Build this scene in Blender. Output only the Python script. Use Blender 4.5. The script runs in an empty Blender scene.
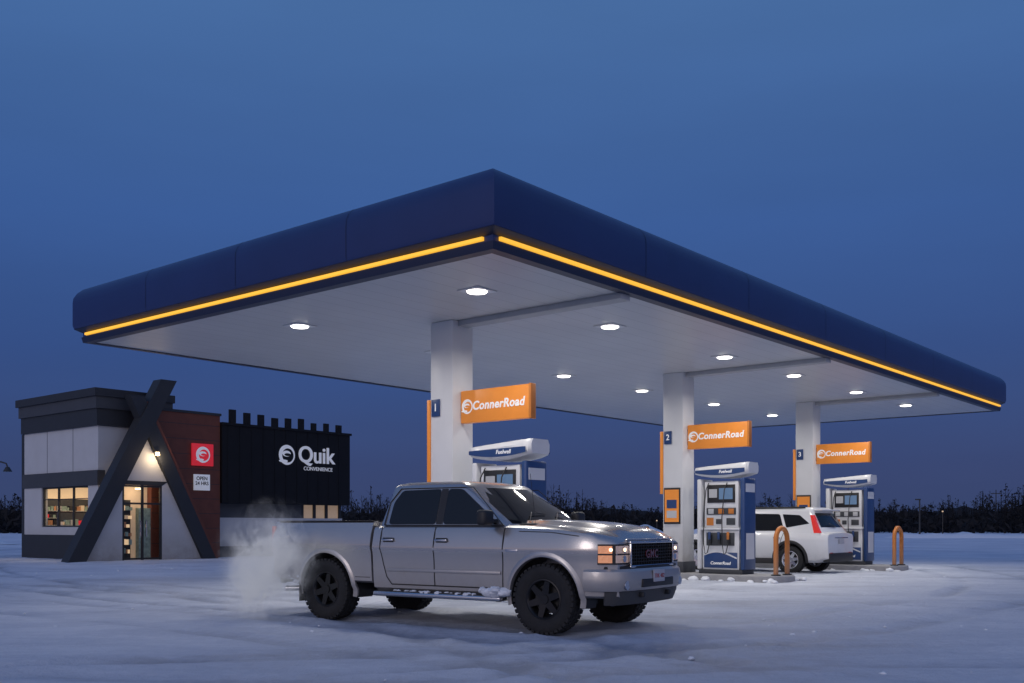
import bpy, bmesh, math, random
from mathutils import Vector, Matrix, noise as mnoise
random.seed(7)
R=math.radians
S=bpy.context.scene
COL=S.collection
S.view_settings.view_transform='Standard'
S.view_settings.look='None'
S.view_settings.exposure=0

# ------------------------------------------------------------------ materials
def mat(name,col,rough=0.6,metal=0.0,emit=None,es=0.0,var=0.08,vscale=6.0,bump=0.0,bscale=40.0,coat=0.0,spec=0.5,dirt=None,bdist=0.02):
    m=bpy.data.materials.new(name); m.use_nodes=True
    nt=m.node_tree; b=nt.nodes['Principled BSDF']
    b.inputs['Roughness'].default_value=rough
    b.inputs['Metallic'].default_value=metal
    b.inputs['Specular IOR Level'].default_value=spec
    b.inputs['Coat Weight'].default_value=coat
    tc=nt.nodes.new('ShaderNodeTexCoord')
    n=nt.nodes.new('ShaderNodeTexNoise'); n.inputs['Scale'].default_value=vscale; n.inputs['Detail'].default_value=5
    nt.links.new(tc.outputs['Object'],n.inputs['Vector'])
    mx=nt.nodes.new('ShaderNodeMix'); mx.data_type='RGBA'
    c=Vector(col)
    mx.inputs['A'].default_value=(*(c*(1-var)),1); mx.inputs['B'].default_value=(*[min(1,k*(1+var)) for k in col],1)
    nt.links.new(n.outputs['Fac'],mx.inputs['Factor'])
    out=mx.outputs['Result']
    if dirt:
        sp=nt.nodes.new('ShaderNodeSeparateXYZ'); nt.links.new(tc.outputs['Object'],sp.inputs[0])
        mr=nt.nodes.new('ShaderNodeMapRange'); mr.inputs['From Min'].default_value=dirt[2]; mr.inputs['From Max'].default_value=dirt[1]
        nt.links.new(sp.outputs['Z'],mr.inputs['Value'])
        n2=nt.nodes.new('ShaderNodeTexNoise'); n2.inputs['Scale'].default_value=3.5; n2.inputs['Detail'].default_value=8; n2.inputs['Roughness'].default_value=0.7
        nt.links.new(tc.outputs['Object'],n2.inputs['Vector'])
        mm=nt.nodes.new('ShaderNodeMath'); mm.operation='MULTIPLY'; nt.links.new(mr.outputs[0],mm.inputs[0]); nt.links.new(n2.outputs['Fac'],mm.inputs[1])
        m3=nt.nodes.new('ShaderNodeMath'); m3.operation='MULTIPLY'; m3.use_clamp=True; m3.inputs[1].default_value=1.7; nt.links.new(mm.outputs[0],m3.inputs[0])
        md=nt.nodes.new('ShaderNodeMix'); md.data_type='RGBA'; md.inputs['B'].default_value=(*dirt[0],1)
        nt.links.new(m3.outputs[0],md.inputs['Factor']); nt.links.new(out,md.inputs['A']); out=md.outputs['Result']
        rr=nt.nodes.new('ShaderNodeMapRange'); rr.inputs['To Min'].default_value=rough; rr.inputs['To Max'].default_value=0.75
        nt.links.new(m3.outputs[0],rr.inputs['Value']); nt.links.new(rr.outputs[0],b.inputs['Roughness'])
        if coat>0:
            r3=nt.nodes.new('ShaderNodeMapRange'); r3.inputs['To Min'].default_value=coat; r3.inputs['To Max'].default_value=0.0
            nt.links.new(m3.outputs[0],r3.inputs['Value']); nt.links.new(r3.outputs[0],b.inputs['Coat Weight'])
        if metal>0:
            r2=nt.nodes.new('ShaderNodeMapRange'); r2.inputs['To Min'].default_value=metal; r2.inputs['To Max'].default_value=0.0
            nt.links.new(m3.outputs[0],r2.inputs['Value']); nt.links.new(r2.outputs[0],b.inputs['Metallic'])
    nt.links.new(out,b.inputs['Base Color'])
    if bump>0:
        nb=nt.nodes.new('ShaderNodeTexNoise'); nb.inputs['Scale'].default_value=bscale; nb.inputs['Detail'].default_value=4
        nt.links.new(tc.outputs['Object'],nb.inputs['Vector'])
        bp=nt.nodes.new('ShaderNodeBump'); bp.inputs['Strength'].default_value=bump; bp.inputs['Distance'].default_value=bdist
        nt.links.new(nb.outputs['Fac'],bp.inputs['Height']); nt.links.new(bp.outputs[0],b.inputs['Normal'])
    if emit:
        b.inputs['Emission Color'].default_value=(*emit,1); b.inputs['Emission Strength'].default_value=es
    return m

M={}
M['navy']=mat('navy_cladding',(0.017,0.034,0.125),0.34,0.0,var=0.14,vscale=1.2,bump=0.10,bscale=1.2)
M['navy_dark']=mat('navy_trim',(0.008,0.014,0.045),0.45)
M['roofgrey']=mat('roof_membrane',(0.5,0.52,0.55),0.8)
M['white']=mat('white_metal',(0.64,0.65,0.67),0.45,var=0.08,vscale=2,dirt=((0.34,0.32,0.30),0.0,1.6))
M['beam']=mat('beam_metal',(0.36,0.37,0.39),0.5)
M['whitep']=mat('white_plastic',(0.66,0.67,0.69),0.35,var=0.06)
M['led']=mat('led_strip',(0.9,0.5,0.05),0.4,emit=(1.0,0.50,0.045),es=0.92,var=0.0)
M['lens']=mat('lamp_lens',(0.9,0.9,0.9),0.3,emit=(1.0,0.96,0.88),es=5.0,var=0.0)
M['orange']=mat('orange_panel',(0.74,0.25,0.035),0.4,emit=(0.9,0.30,0.04),es=0.12,var=0.08)
M['orangep']=mat('orange_paint',(0.54,0.18,0.03),0.45,var=0.15,vscale=12,dirt=((0.3,0.2,0.14),0.0,0.9))
M['signwhite']=mat('sign_white',(0.82,0.82,0.82),0.4,emit=(1,1,1),es=0.15,var=0.0)
M['blue']=mat('pump_blue',(0.02,0.055,0.17),0.35,var=0.1)
M['black']=mat('black_plastic',(0.015,0.015,0.017),0.5,var=0.2)
M['rubber']=mat('tyre_rubber',(0.016,0.016,0.017),0.85,var=0.5,vscale=9,bump=0.4,bscale=60)
M['rimblk']=mat('black_alloy',(0.03,0.03,0.032),0.30,0.7)
M['chrome']=mat('chrome_trim',(0.58,0.58,0.60),0.16,1.0,var=0.05)
M['paint']=mat('silver_paint',(0.47,0.455,0.445),0.26,0.75,var=0.05,vscale=1.5,coat=0.7,bump=0.10,bscale=2.2,bdist=0.015,dirt=((0.27,0.255,0.245),0.20,1.0))
M['paint_dk']=mat('lower_valance',(0.05,0.05,0.052),0.6)
M['glass']=mat('tinted_glass',(0.006,0.007,0.009),0.04,0.0,var=0.1,spec=0.5,bump=0.05,bscale=1.6)
M['seam']=mat('panel_gap',(0.018,0.018,0.018),0.8)
M['lampw']=mat('headlamp_lens',(0.45,0.42,0.40),0.10,0.5,emit=(1.0,0.60,0.38),es=0.16,coat=1.0,var=0.5,vscale=22,bump=0.8,bscale=40)
M['lampa']=mat('turn_lens',(0.6,0.25,0.12),0.12,emit=(1.0,0.42,0.20),es=0.38,coat=1.0,var=0.5,vscale=18,bump=0.8,bscale=40)
M['filament']=mat('headlamp_glow',(1,0.8,0.6),0.3,emit=(1.0,0.72,0.46),es=3.2,var=0.0)
M['lampr']=mat('tail_lens',(0.30,0.012,0.010),0.15,emit=(0.9,0.03,0.02),es=0.10,coat=1.0)
M['lamprl']=mat('tail_lens_lit',(0.35,0.012,0.010),0.15,emit=(1.0,0.05,0.03),es=0.35,coat=1.0,var=0.4,vscale=14)
M['badge']=mat('badge_red',(0.13,0.008,0.008),0.3,coat=1.0)
M['carwhite']=mat('white_paint',(0.70,0.71,0.73),0.28,var=0.03,coat=0.7,dirt=((0.38,0.38,0.39),0.1,0.75))
M['snowl']=mat('snow_lump',(0.74,0.77,0.82),0.7,var=0.06,bump=0.6,bscale=25)
M['char']=mat('charcoal_siding',(0.018,0.021,0.027),0.6,var=0.2,vscale=2)
M['charl']=mat('charcoal_band',(0.042,0.046,0.055),0.6,var=0.15,vscale=2)
M['panel']=mat('pale_panel',(0.46,0.47,0.49),0.6,var=0.10,vscale=1.5,dirt=((0.30,0.29,0.28),0.0,1.4))
M['black_sid']=mat('black_siding',(0.008,0.008,0.010),0.7,var=0.3,vscale=2,spec=0.25)
M['rust']=mat('rust_cladding',(0.13,0.036,0.020),0.65,var=0.35,vscale=3)
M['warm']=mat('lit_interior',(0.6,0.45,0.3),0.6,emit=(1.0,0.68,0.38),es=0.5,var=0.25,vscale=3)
M['warmdim']=mat('lit_wall',(0.5,0.4,0.3),0.7,emit=(1.0,0.66,0.38),es=0.16,var=0.1)
M['bulb']=mat('lamp_bulb',(0.9,0.8,0.6),0.6,emit=(1.0,0.75,0.42),es=3.0,var=0.0)
M['red']=mat('red_sign',(0.55,0.02,0.03),0.4,emit=(0.9,0.03,0.05),es=0.35)
M['goods']=mat('shelf_goods',(0.45,0.22,0.12),0.6,var=0.8,vscale=7)
M['goods2']=mat('shelf_goods_b',(0.25,0.35,0.32),0.6,var=0.8,vscale=7)
M['concrete']=mat('kerb_concrete',(0.30,0.30,0.31),0.85,var=0.2,vscale=5,bump=0.3)
M['screen']=mat('pump_screen',(0.05,0.08,0.12),0.15,emit=(0.25,0.45,0.8),es=0.25,var=0.3,vscale=10)
M['steel']=mat('dark_steel',(0.04,0.042,0.045),0.5,0.5)
M['wood']=mat('pole_wood',(0.05,0.045,0.04),0.9)
M['tree']=mat('dark_foliage',(0.019,0.020,0.024),0.95,var=0.5,vscale=0.3,spec=0.1)
M['hill']=mat('wooded_ridge',(0.024,0.028,0.036),0.95,var=0.5,vscale=0.1,spec=0.1)
M['plate']=mat('licence_plate',(0.42,0.42,0.46),0.5)
M['platered']=mat('plate_print',(0.35,0.03,0.03),0.5)

def glassmat():
    m=bpy.data.materials.new('shop_glass'); m.use_nodes=True; nt=m.node_tree
    for n in list(nt.nodes): nt.nodes.remove(n)
    o=nt.nodes.new('ShaderNodeOutputMaterial'); mix=nt.nodes.new('ShaderNodeMixShader')
    t=nt.nodes.new('ShaderNodeBsdfTransparent'); g=nt.nodes.new('ShaderNodeBsdfGlossy'); g.inputs['Roughness'].default_value=0.03
    lw=nt.nodes.new('ShaderNodeLayerWeight'); lw.inputs['Blend'].default_value=0.06
    nt.links.new(lw.outputs['Fresnel'],mix.inputs[0]); nt.links.new(t.outputs[0],mix.inputs[1]); nt.links.new(g.outputs[0],mix.inputs[2]); nt.links.new(mix.outputs[0],o.inputs[0])
    return m
M['sglass']=glassmat()

# ------------------------------------------------------------------ helpers
def empty(name,loc=(0,0,0),rz=0,scale=1.0):
    e=bpy.data.objects.new(name,None); COL.objects.link(e); e.location=loc; e.rotation_euler=(0,0,rz); e.scale=(scale,)*3
    e.empty_display_size=0.3
    return e
def obj(name,me,parent=None,m=None,loc=(0,0,0),rot=(0,0,0)):
    o=bpy.data.objects.new(name,me); COL.objects.link(o)
    if parent: o.parent=parent
    o.location=loc; o.rotation_euler=rot
    if m: me.materials.append(M[m] if isinstance(m,str) else m)
    return o
def smooth(o,ang=35):
    for p in o.data.polygons: p.use_smooth=True
    o.data.set_sharp_from_angle(angle=R(ang))
def fixn(me):
    bm=bmesh.new(); bm.from_mesh(me); bmesh.ops.recalc_face_normals(bm,faces=bm.faces[:]); bm.to_mesh(me); bm.free()
def pyd(name,verts,faces,parent,m,sm=None,fix=True,loc=(0,0,0),rot=(0,0,0)):
    me=bpy.data.meshes.new(name); me.from_pydata([tuple(v) for v in verts],[],faces); me.update()
    if fix: fixn(me)
    o=obj(name,me,parent,m,loc,rot)
    if sm: smooth(o,sm)
    return o
def box(name,parent,x,y,z,m,bev=0.0,seg=2,loc=(0,0,0),rot=(0,0,0)):
    v=[(a,b,c) for a in x for b in y for c in z]
    f=[(0,1,3,2),(4,6,7,5),(0,4,5,1),(2,3,7,6),(0,2,6,4),(1,5,7,3)]
    me=bpy.data.meshes.new(name); me.from_pydata(v,[],f); me.update(); fixn(me)
    if bev>0:
        bm=bmesh.new(); bm.from_mesh(me); bmesh.ops.bevel(bm,geom=bm.edges[:],offset=bev,segments=seg,affect='EDGES',profile=0.5); bm.to_mesh(me); bm.free()
    o=obj(name,me,parent,m,loc,rot)
    if bev>0: smooth(o,40)
    return o
def cyl(name,parent,r,p0,p1,m,n=20,r2=None):
    p0=Vector(p0);p1=Vector(p1); d=(p1-p0); q=d.to_track_quat('Z','Y').to_matrix()
    r2=r if r2 is None else r2
    v=[];f=[]
    for i in range(n):
        a=2*math.pi*i/n; c=Vector((math.cos(a),math.sin(a),0))
        v.append(p0+q@(c*r)); v.append(p1+q@(c*r2))
    for i in range(n):
        j=(i+1)%n; f.append((2*i,2*j,2*j+1,2*i+1))
    f.append(tuple(2*i for i in range(n))); f.append(tuple(2*i+1 for i in range(n)))
    return pyd(name,v,f,parent,m,sm=50)
def tube(name,parent,pts,r,m,n=10,closed=False):
    cu=bpy.data.curves.new(name,'CURVE'); cu.dimensions='3D'; cu.bevel_depth=r; cu.bevel_resolution=3; cu.use_fill_caps=True
    sp=cu.splines.new('POLY'); sp.points.add(len(pts)-1)
    for i,p in enumerate(pts): sp.points[i].co=(*p,1)
    sp.use_cyclic_u=closed
    o=bpy.data.objects.new(name,cu); COL.objects.link(o); o.parent=parent; cu.materials.append(M[m]); 
    return o
def text(name,parent,s,size,loc,rot,m,ext=0.006,shear=0.0,bold=0.0,align='CENTER',sp=1.0):
    cu=bpy.data.curves.new(name,'FONT'); cu.body=s; cu.size=size; cu.extrude=ext; cu.shear=shear; cu.offset=bold; cu.space_character=sp
    cu.align_x=align; cu.align_y='CENTER'
    o=bpy.data.objects.new(name,cu); COL.objects.link(o); o.parent=parent; o.location=loc; o.rotation_euler=rot; cu.materials.append(M[m])
    return o
def interp(p,v):
    if v<=p[0][0]: return p[0][1]
    for (a,b),(c,d) in zip(p,p[1:]):
        if v<=c: return b+(d-b)*(v-a)/(c-a)
    return p[-1][1]
def loft(name,parent,secs,m,cap=True,sm=35):
    n=len(secs[0]); v=[p for s in secs for p in s]; f=[]
    for k in range(len(secs)-1):
        for i in range(n):
            j=(i+1)%n; f.append((k*n+i,k*n+j,(k+1)*n+j,(k+1)*n+i))
    if cap: f.append(tuple(range(n))); f.append(tuple((len(secs)-1)*n+i for i in range(n)))
    return pyd(name,v,f,parent,m,sm=sm)
def mirror(half):
    return half+[(-y,z) for y,z in reversed(half[1:-1])]
def sweep(name,parent,path,prof,m,closed=False,sm=30):
    P=[Vector(p) for p in path]; n=len(P); secs=[]
    for i in range(n):
        if closed: a=P[i-1]; c=P[(i+1)%n]
        else: a=P[max(i-1,0)]; c=P[min(i+1,n-1)]
        d1=(P[i]-a); d2=(c-P[i])
        if d1.length<1e-9: d1=d2
        if d2.length<1e-9: d2=d1
        d1.normalize(); d2.normalize()
        n1=Vector((d1.y,-d1.x)); n2=Vector((d2.y,-d2.x)); nn=(n1+n2); nn/=max(nn.length_squared/2,1e-6)
        secs.append([(P[i].x+nn.x*o,P[i].y+nn.y*o,z) for o,z in prof])
    if closed:
        secs.append(secs[0])
        return loft(name,parent,secs,m,cap=False,sm=sm)
    return loft(name,parent,secs,m,sm=sm)
def boolean(o,cutters):
    for c in cutters:
        md=o.modifiers.new('b','BOOLEAN'); md.operation='DIFFERENCE'; md.object=c; md.solver='EXACT'
    bpy.context.view_layer.update()
    dg=bpy.context.evaluated_depsgraph_get()
    me=bpy.data.meshes.new_from_object(o.evaluated_get(dg)); o.modifiers.clear(); o.data=me
    for c in cutters: bpy.data.objects.remove(c,do_unlink=True)
    smooth(o,33)

# ------------------------------------------------------------------ frame of the station
ANG=math.atan2(0.769,0.639)
Bv=Vector((math.cos(ANG),math.sin(ANG),0)); Av=Vector((-math.sin(ANG),math.cos(ANG),0))
P0=Vector((-0.26,13.93,0))
def W(b,a,z=0): return P0+Bv*b+Av*a+Vector((0,0,z))

# ------------------------------------------------------------------ ground
def ground():
    def axis(fine,step,far,grow=1.25):
        v=[0]; s=step
        while v[-1]<far:
            v.append(v[-1]+s)
            if v[-1]>fine: s*=grow
        return sorted([-k for k in v[1:]]+v)
    xs=axis(22,0.14,3000); ys=[y+17 for y in axis(15,0.14,3000)]
    verts=[];faces=[];rut=[]
    arcs=[((-14,34),26.5),((-14,34),28.2),((22,-6),20.0),((22,-6),21.7),((4,60),52.0),((4,60),53.7),((-30,-4),33.0),((-30,-4),34.7),((6,-22),31.5),((6,-22),33.2)]
    lanes=[-3.4,-1.8,6.6,8.2,15.0,16.6]
    u=Vector((0.827,-0.563)); lft=Vector((0.563,0.827)); o=Vector((0.93,13.15))
    B2=Bv.xy; A2=Av.xy; P2=P0.xy
    for y in ys:
        for x in xs:
            z=0; rv=0.0
            if abs(x)<60 and abs(y-18)<60:
                z=0.026*mnoise.noise(Vector((x*0.35,y*0.35,0)))+0.014*mnoise.noise(Vector((x*1.1,y*1.1,3)))+0.010*mnoise.noise(Vector((x*3.1,y*3.1,5)))
                wob=0.35*mnoise.noise(Vector((x*0.15,y*0.15,9)))
                fade=0.6+0.9*mnoise.noise(Vector((x*0.4,y*0.4,14)))
                fade=max(0.15,min(1,fade))
                ds=[abs(math.hypot(x-c[0],y-c[1])-r+wob) for c,r in arcs]
                q=Vector((x,y))-P2; bb=q.dot(B2); aa=q.dot(A2)
                ds+=[abs(bb-l+wob*0.8) for l in lanes]
                for d in ds:
                    if d<0.6:
                        g=math.exp(-(d/0.17)**2); z+=fade*(-0.034*g+0.024*math.exp(-((d-0.30)/0.11)**2)); rv+=g*fade
                p=Vector((x,y))-o; al=p.dot(u); la=p.dot(lft)
                if al<0.1:
                    for t in (-0.86,0.86):
                        d=abs(la-t-0.012*(min(0,al+4))**2)
                        if d<0.6:
                            g=math.exp(-(d/0.16)**2); z+=(-0.034*g+0.024*math.exp(-((d-0.27)/0.10)**2)); rv+=g*1.1
                # packed, driven-on snow below the canopy and in front of it
                e_=max(0,min(1,(aa+7)/3))*max(0,min(1,(16-aa)/3))*max(0,min(1,(bb+5)/3))*max(0,min(1,(27-bb)/3))
                rv+=0.35*e_
                z=max(z,-0.05)
            else:
                z=0.15*mnoise.noise(Vector((x*0.02,y*0.02,7)))
            verts.append((x,y,z-0.006)); rut.append(min(1.2,rv))
    n=len(xs)
    for j in range(len(ys)-1):
        for i in range(n-1):
            k=j*n+i; faces.append((k,k+1,k+n+1,k+n))
    m=bpy.data.materials.new('packed_snow'); m.use_nodes=True; nt=m.node_tree; b=nt.nodes['Principled BSDF']
    L=nt.links.new; N=nt.nodes.new
    tc=N('ShaderNodeTexCoord'); mp=N('ShaderNodeMapping'); mp.inputs['Rotation'].default_value=(0,0,-R(140)); mp.inputs['Scale'].default_value=(0.14,0.5,1)
    L(tc.outputs['Object'],mp.inputs['Vector'])
    n1=N('ShaderNodeTexNoise'); n1.inputs['Scale'].default_value=1.6; n1.inputs['Detail'].default_value=9; n1.inputs['Roughness'].default_value=0.65; n1.inputs['Distortion'].default_value=0.8
    L(mp.outputs[0],n1.inputs['Vector'])
    n2=N('ShaderNodeTexNoise'); n2.inputs['Scale'].default_value=0.22; n2.inputs['Detail'].default_value=7; n2.inputs['Roughness'].default_value=0.6
    L(tc.outputs['Object'],n2.inputs['Vector'])
    n3=N('ShaderNodeTexNoise'); n3.inputs['Scale'].default_value=5.5; n3.inputs['Detail'].default_value=9; n3.inputs['Roughness'].default_value=0.75
    L(tc.outputs['Object'],n3.inputs['Vector'])
    add=N('ShaderNodeMath'); add.operation='ADD'; L(n1.outputs['Fac'],add.inputs[0]); L(n2.outputs['Fac'],add.inputs[1])
    sub=N('ShaderNodeMath'); sub.operation='MULTIPLY_ADD'; sub.inputs[1].default_value=0.5; L(n3.outputs['Fac'],sub.inputs[0]); L(add.outputs[0],sub.inputs[2])
    half=N('ShaderNodeMath'); half.operation='MULTIPLY'; half.inputs[1].default_value=0.42; L(sub.outputs[0],half.inputs[0])
    at=N('ShaderNodeAttribute'); at.attribute_name='rut'
    ra=N('ShaderNodeMath'); ra.operation='MULTIPLY_ADD'; ra.inputs[1].default_value=-0.13; L(at.outputs['Fac'],ra.inputs[0]); L(half.outputs[0],ra.inputs[2])
    cr=N('ShaderNodeValToRGB'); cr.color_ramp.elements[0].position=0.33; cr.color_ramp.elements[1].position=0.60
    cr.color_ramp.elements[0].color=(0.34,0.37,0.44,1); cr.color_ramp.elements[1].color=(0.76,0.79,0.86,1)
    q=cr.color_ramp.elements.new(0.47); q.color=(0.58,0.62,0.71,1)
    L(ra.outputs[0],cr.inputs[0]); L(cr.outputs[0],b.inputs['Base Color'])
    b.inputs['Specular IOR Level'].default_value=0.4
    rg=N('ShaderNodeMapRange'); rg.inputs['From Min'].default_value=0.36; rg.inputs['From Max'].default_value=0.55; rg.inputs['To Min'].default_value=0.38; rg.inputs['To Max'].default_value=0.65
    L(ra.outputs[0],rg.inputs['Value']); L(rg.outputs[0],b.inputs['Roughness'])
    h2=N('ShaderNodeMath'); h2.operation='MULTIPLY_ADD'; h2.inputs[1].default_value=0.9; L(n3.outputs['Fac'],h2.inputs[0]); L(n1.outputs['Fac'],h2.inputs[2])
    bp=N('ShaderNodeBump'); bp.inputs['Strength'].default_value=0.8; bp.inputs['Distance'].default_value=0.10; L(h2.outputs[0],bp.inputs['Height']); L(bp.outputs[0],b.inputs['Normal'])
    o=pyd('snow_ground',verts,faces,None,m,fix=False)
    a=o.data.attributes.new('rut','FLOAT','POINT'); a.data.foreach_set('value',rut)
    for p in o.data.polygons: p.use_smooth=True
ground()

def lumps(name,pts,parent=None):
    verts=[];faces=[]
    for (x,y,z,r) in pts:
        bm=bmesh.new(); bmesh.ops.create_icosphere(bm,subdivisions=2,radius=1)
        sd=random.random()*50
        k=len(verts)
        for v in bm.verts:
            q=1+0.45*mnoise.noise(v.co*1.4+Vector((sd,0,0)))
            verts.append((x+v.co.x*r*q*random.uniform(0.95,1.05),y+v.co.y*r*q,z+v.co.z*r*q*0.6))
        for f in bm.faces: faces.append(tuple(k+v.index for v in f.verts))
        bm.free()
    return pyd(name,verts,faces,parent,'snowl',sm=60)
pts=[]
for i in range(420):
    b=random.uniform(-14,26); a=random.uniform(-14,26); p=W(b,a)
    if p.y<4: continue
    pts.append((p.x,p.y,-0.008,random.choice([0.012,0.015,0.02,0.03])*random.uniform(0.7,1.3)))
lumps('snow_clumps',pts)

# ------------------------------------------------------------------ canopy
HZ=5.1; CB=25.6; CA=11.2
can=empty('gas_station_canopy',W(0,0),ANG)
rect=[(0,0),(CB,0),(CB,CA),(0,CA)]
prof=[(-0.10,HZ+0.0),(-0.02,HZ+0.0),(0.0,HZ+0.10),(0.0,HZ+0.20),(0.13,HZ+0.27),(0.15,HZ+0.34),(0.15,HZ+0.80),(0.14,HZ+0.90),(0.09,HZ+1.00),(0.0,HZ+1.09),(-0.12,HZ+1.145),(-0.5,HZ+1.15),(-0.5,HZ+0.30),(-0.10,HZ+0.30)]
fa=sweep('fascia',can,rect,prof,'navy',closed=True,sm=30)
sweep('fascia_lower_trim',can,rect,[(0.004,HZ-0.012),(0.024,HZ+0.085),(0.024,HZ+0.10),(-0.03,HZ+0.10),(-0.16,HZ-0.012)],'navy_dark',closed=True)
sweep('fascia_upper_dark_strip',can,rect,[(0.004,HZ+0.19),(0.012,HZ+0.19),(0.133,HZ+0.262),(0.10,HZ+0.275),(0.004,HZ+0.24)],'navy_dark',closed=True)  # dark strip along the underside of the fascia bulge
def joint(x,y,ax):
    pr=[(0.004,HZ+0.205),(0.134,HZ+0.268),(0.154,HZ+0.34),(0.154,HZ+0.80),(0.144,HZ+0.901),(0.094,HZ+1.003),(0.003,HZ+1.094)]
    v=[];f=[]
    for o,z in pr:
        for s in (-0.006,0.006):
            v.append((x+s,y-o,z) if ax=='x' else (x-o,y+s,z))
    for i in range(len(pr)-1): f.append((2*i,2*i+1,2*i+3,2*i+2))
    pyd('fascia_joint',v,f,can,'navy_dark')
for k in range(1,7): joint(k*3.65,0,'x')
for k in range(1,4): joint(0,k*2.85,'y')
def led(x0,x1,ax):
    pr=[(0.002,HZ+0.125),(0.05,HZ+0.13),(0.05,HZ+0.175),(0.002,HZ+0.18)]
    if ax=='b': secs=[[(x,-o,z) for o,z in pr] for x in (x0,x1)]
    else: secs=[[(-o,x,z) for o,z in pr] for x in (x0,x1)]
    loft('led_strip',can,secs,'led')
led(0.12,CB-0.1,'b'); led(0.16,CA-0.15,'a')
m=bpy.data.materials.new('soffit_panels'); m.use_nodes=True; nt=m.node_tree; bs=nt.nodes['Principled BSDF']
tc=nt.nodes.new('ShaderNodeTexCoord'); sp=nt.nodes.new('ShaderNodeSeparateXYZ'); nt.links.new(tc.outputs['Object'],sp.inputs[0])
pp=nt.nodes.new('ShaderNodeMath'); pp.operation='PINGPONG'; pp.inputs[1].default_value=0.2; nt.links.new(sp.outputs['Y'],pp.inputs[0])
ls=nt.nodes.new('ShaderNodeMath'); ls.operation='LESS_THAN'; ls.inputs[1].default_value=0.007; nt.links.new(pp.outputs[0],ls.inputs[0])
nz=nt.nodes.new('ShaderNodeTexNoise'); nz.inputs['Scale'].default_value=0.8; nz.inputs['Detail'].default_value=4; nt.links.new(tc.outputs['Object'],nz.inputs['Vector'])
mc=nt.nodes.new('ShaderNodeMix'); mc.data_type='RGBA'; mc.inputs['A'].default_value=(0.44,0.45,0.47,1); mc.inputs['B'].default_value=(0.56,0.57,0.59,1); nt.links.new(nz.outputs['Fac'],mc.inputs['Factor'])
mx=nt.nodes.new('ShaderNodeMix'); mx.data_type='RGBA'; nt.links.new(mc.outputs['Result'],mx.inputs['A']); mx.inputs['B'].default_value=(0.33,0.34,0.36,1); nt.links.new(ls.outputs[0],mx.inputs['Factor'])
nt.links.new(mx.outputs['Result'],bs.inputs['Base Color']); bs.inputs['Roughness'].default_value=0.34
box('soffit',can,(0.10,CB-0.10),(0.10,CA-0.10),(HZ+0.004,HZ+0.1),m)
box('roof_deck',can,(0.5,CB-0.5),(0.5,CA-0.5),(HZ+0.9,HZ+1.0),'roofgrey')
cols=[(3.45,4.0),(11.75,4.0),(19.55,4.0)]
for i,(b,a) in enumerate(cols):
    box('column_%d'%(i+1),can,(b-0.28,b+0.28),(a-0.28,a+0.28),(0.0,HZ),'white',0.012)
    box('column_shoe_%d'%(i+1),can,(b-0.31,b+0.31),(a-0.31,a+0.31),(0.155,0.42),'charl',0.01)
    box('soffit_beam_%d'%(i+1),can,(b-0.14,b+0.14),(0.12,a-0.285),(HZ-0.10,HZ+0.003),'beam',0.01)
    box('column_banner_%d'%(i+1),can,(b-0.30,b+0.30),(a+0.283,a+0.36),(2.1,3.66),'orange',0.01)
    box('column_number_plate_%d'%(i+1),can,(b-0.30,b-0.282),(a+0.03,a+0.24),(3.34,3.66),'blue',0.004)
    text('column_number_%d'%(i+1),can,str(i+1),0.2,(b-0.303,a+0.135,3.50),(R(90),0,R(-90)),'signwhite',0.002,bold=0.003)
for i,(b,a) in enumerate(cols[1:]):
    box('column_poster_frame_%d'%(i+1),can,(b-0.31,b-0.283),(a-0.22,a+0.24),(1.35,2.25),'black',0.006)
    box('column_poster_%d'%(i+1),can,(b-0.318,b-0.311),(a-0.19,a+0.21),(1.40,2.20),'orange')
    box('poster_white_%d'%(i+1),can,(b-0.3225,b-0.3185),(a-0.13,a+0.15),(1.5,1.68),'panel')
    box('poster_blue_%d'%(i+1),can,(b-0.3225,b-0.3185),(a-0.13,a+0.15),(1.74,1.95),'blue')
for a in (1.85,6.35):
    for b in (1.75,5.55,10.1,13.75,17.9,22.0):
        box('light_bezel',can,(b-0.23,b+0.23),(a-0.23,a+0.23),(HZ-0.012,HZ+0.002),'whitep',0.004)
        cyl('light_lens',can,0.155,(b,a,HZ-0.032),(b,a,HZ-0.0125),'lens',24,r2=0.17)
        la=bpy.data.lights.new('downlight','AREA'); la.shape='DISK'; la.size=0.31; la.energy=60; la.color=(1.0,0.95,0.88); la.spread=R(160)
        lo=bpy.data.objects.new('downlight',la); COL.objects.link(lo); lo.parent=can; lo.location=(b,a,HZ-0.04)

def logo(parent,loc,rot,r,fg,bg):
    def disc(name,cx,cy,rx,ry,z,m):
        n=28; v=[(cx+rx*math.cos(2*math.pi*i/n),cy+ry*math.sin(2*math.pi*i/n),z) for i in range(n)]
        o=pyd(name,v,[tuple(range(n))],parent,m,fix=False,loc=loc,rot=rot)
    disc('logo_disc',0,0,r,r,0.004,fg)
    disc('logo_inner',0.12*r,-0.05*r,0.70*r,0.70*r,0.007,bg)
    disc('logo_wing',-0.05*r,0.12*r,0.52*r,0.30*r,0.010,fg)
    disc('logo_eye',0.08*r,0.02*r,0.40*r,0.14*r,0.013,bg)
    disc('logo_tail',-0.45*r,-0.62*r,0.55*r,0.14*r,0.013,fg)

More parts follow.
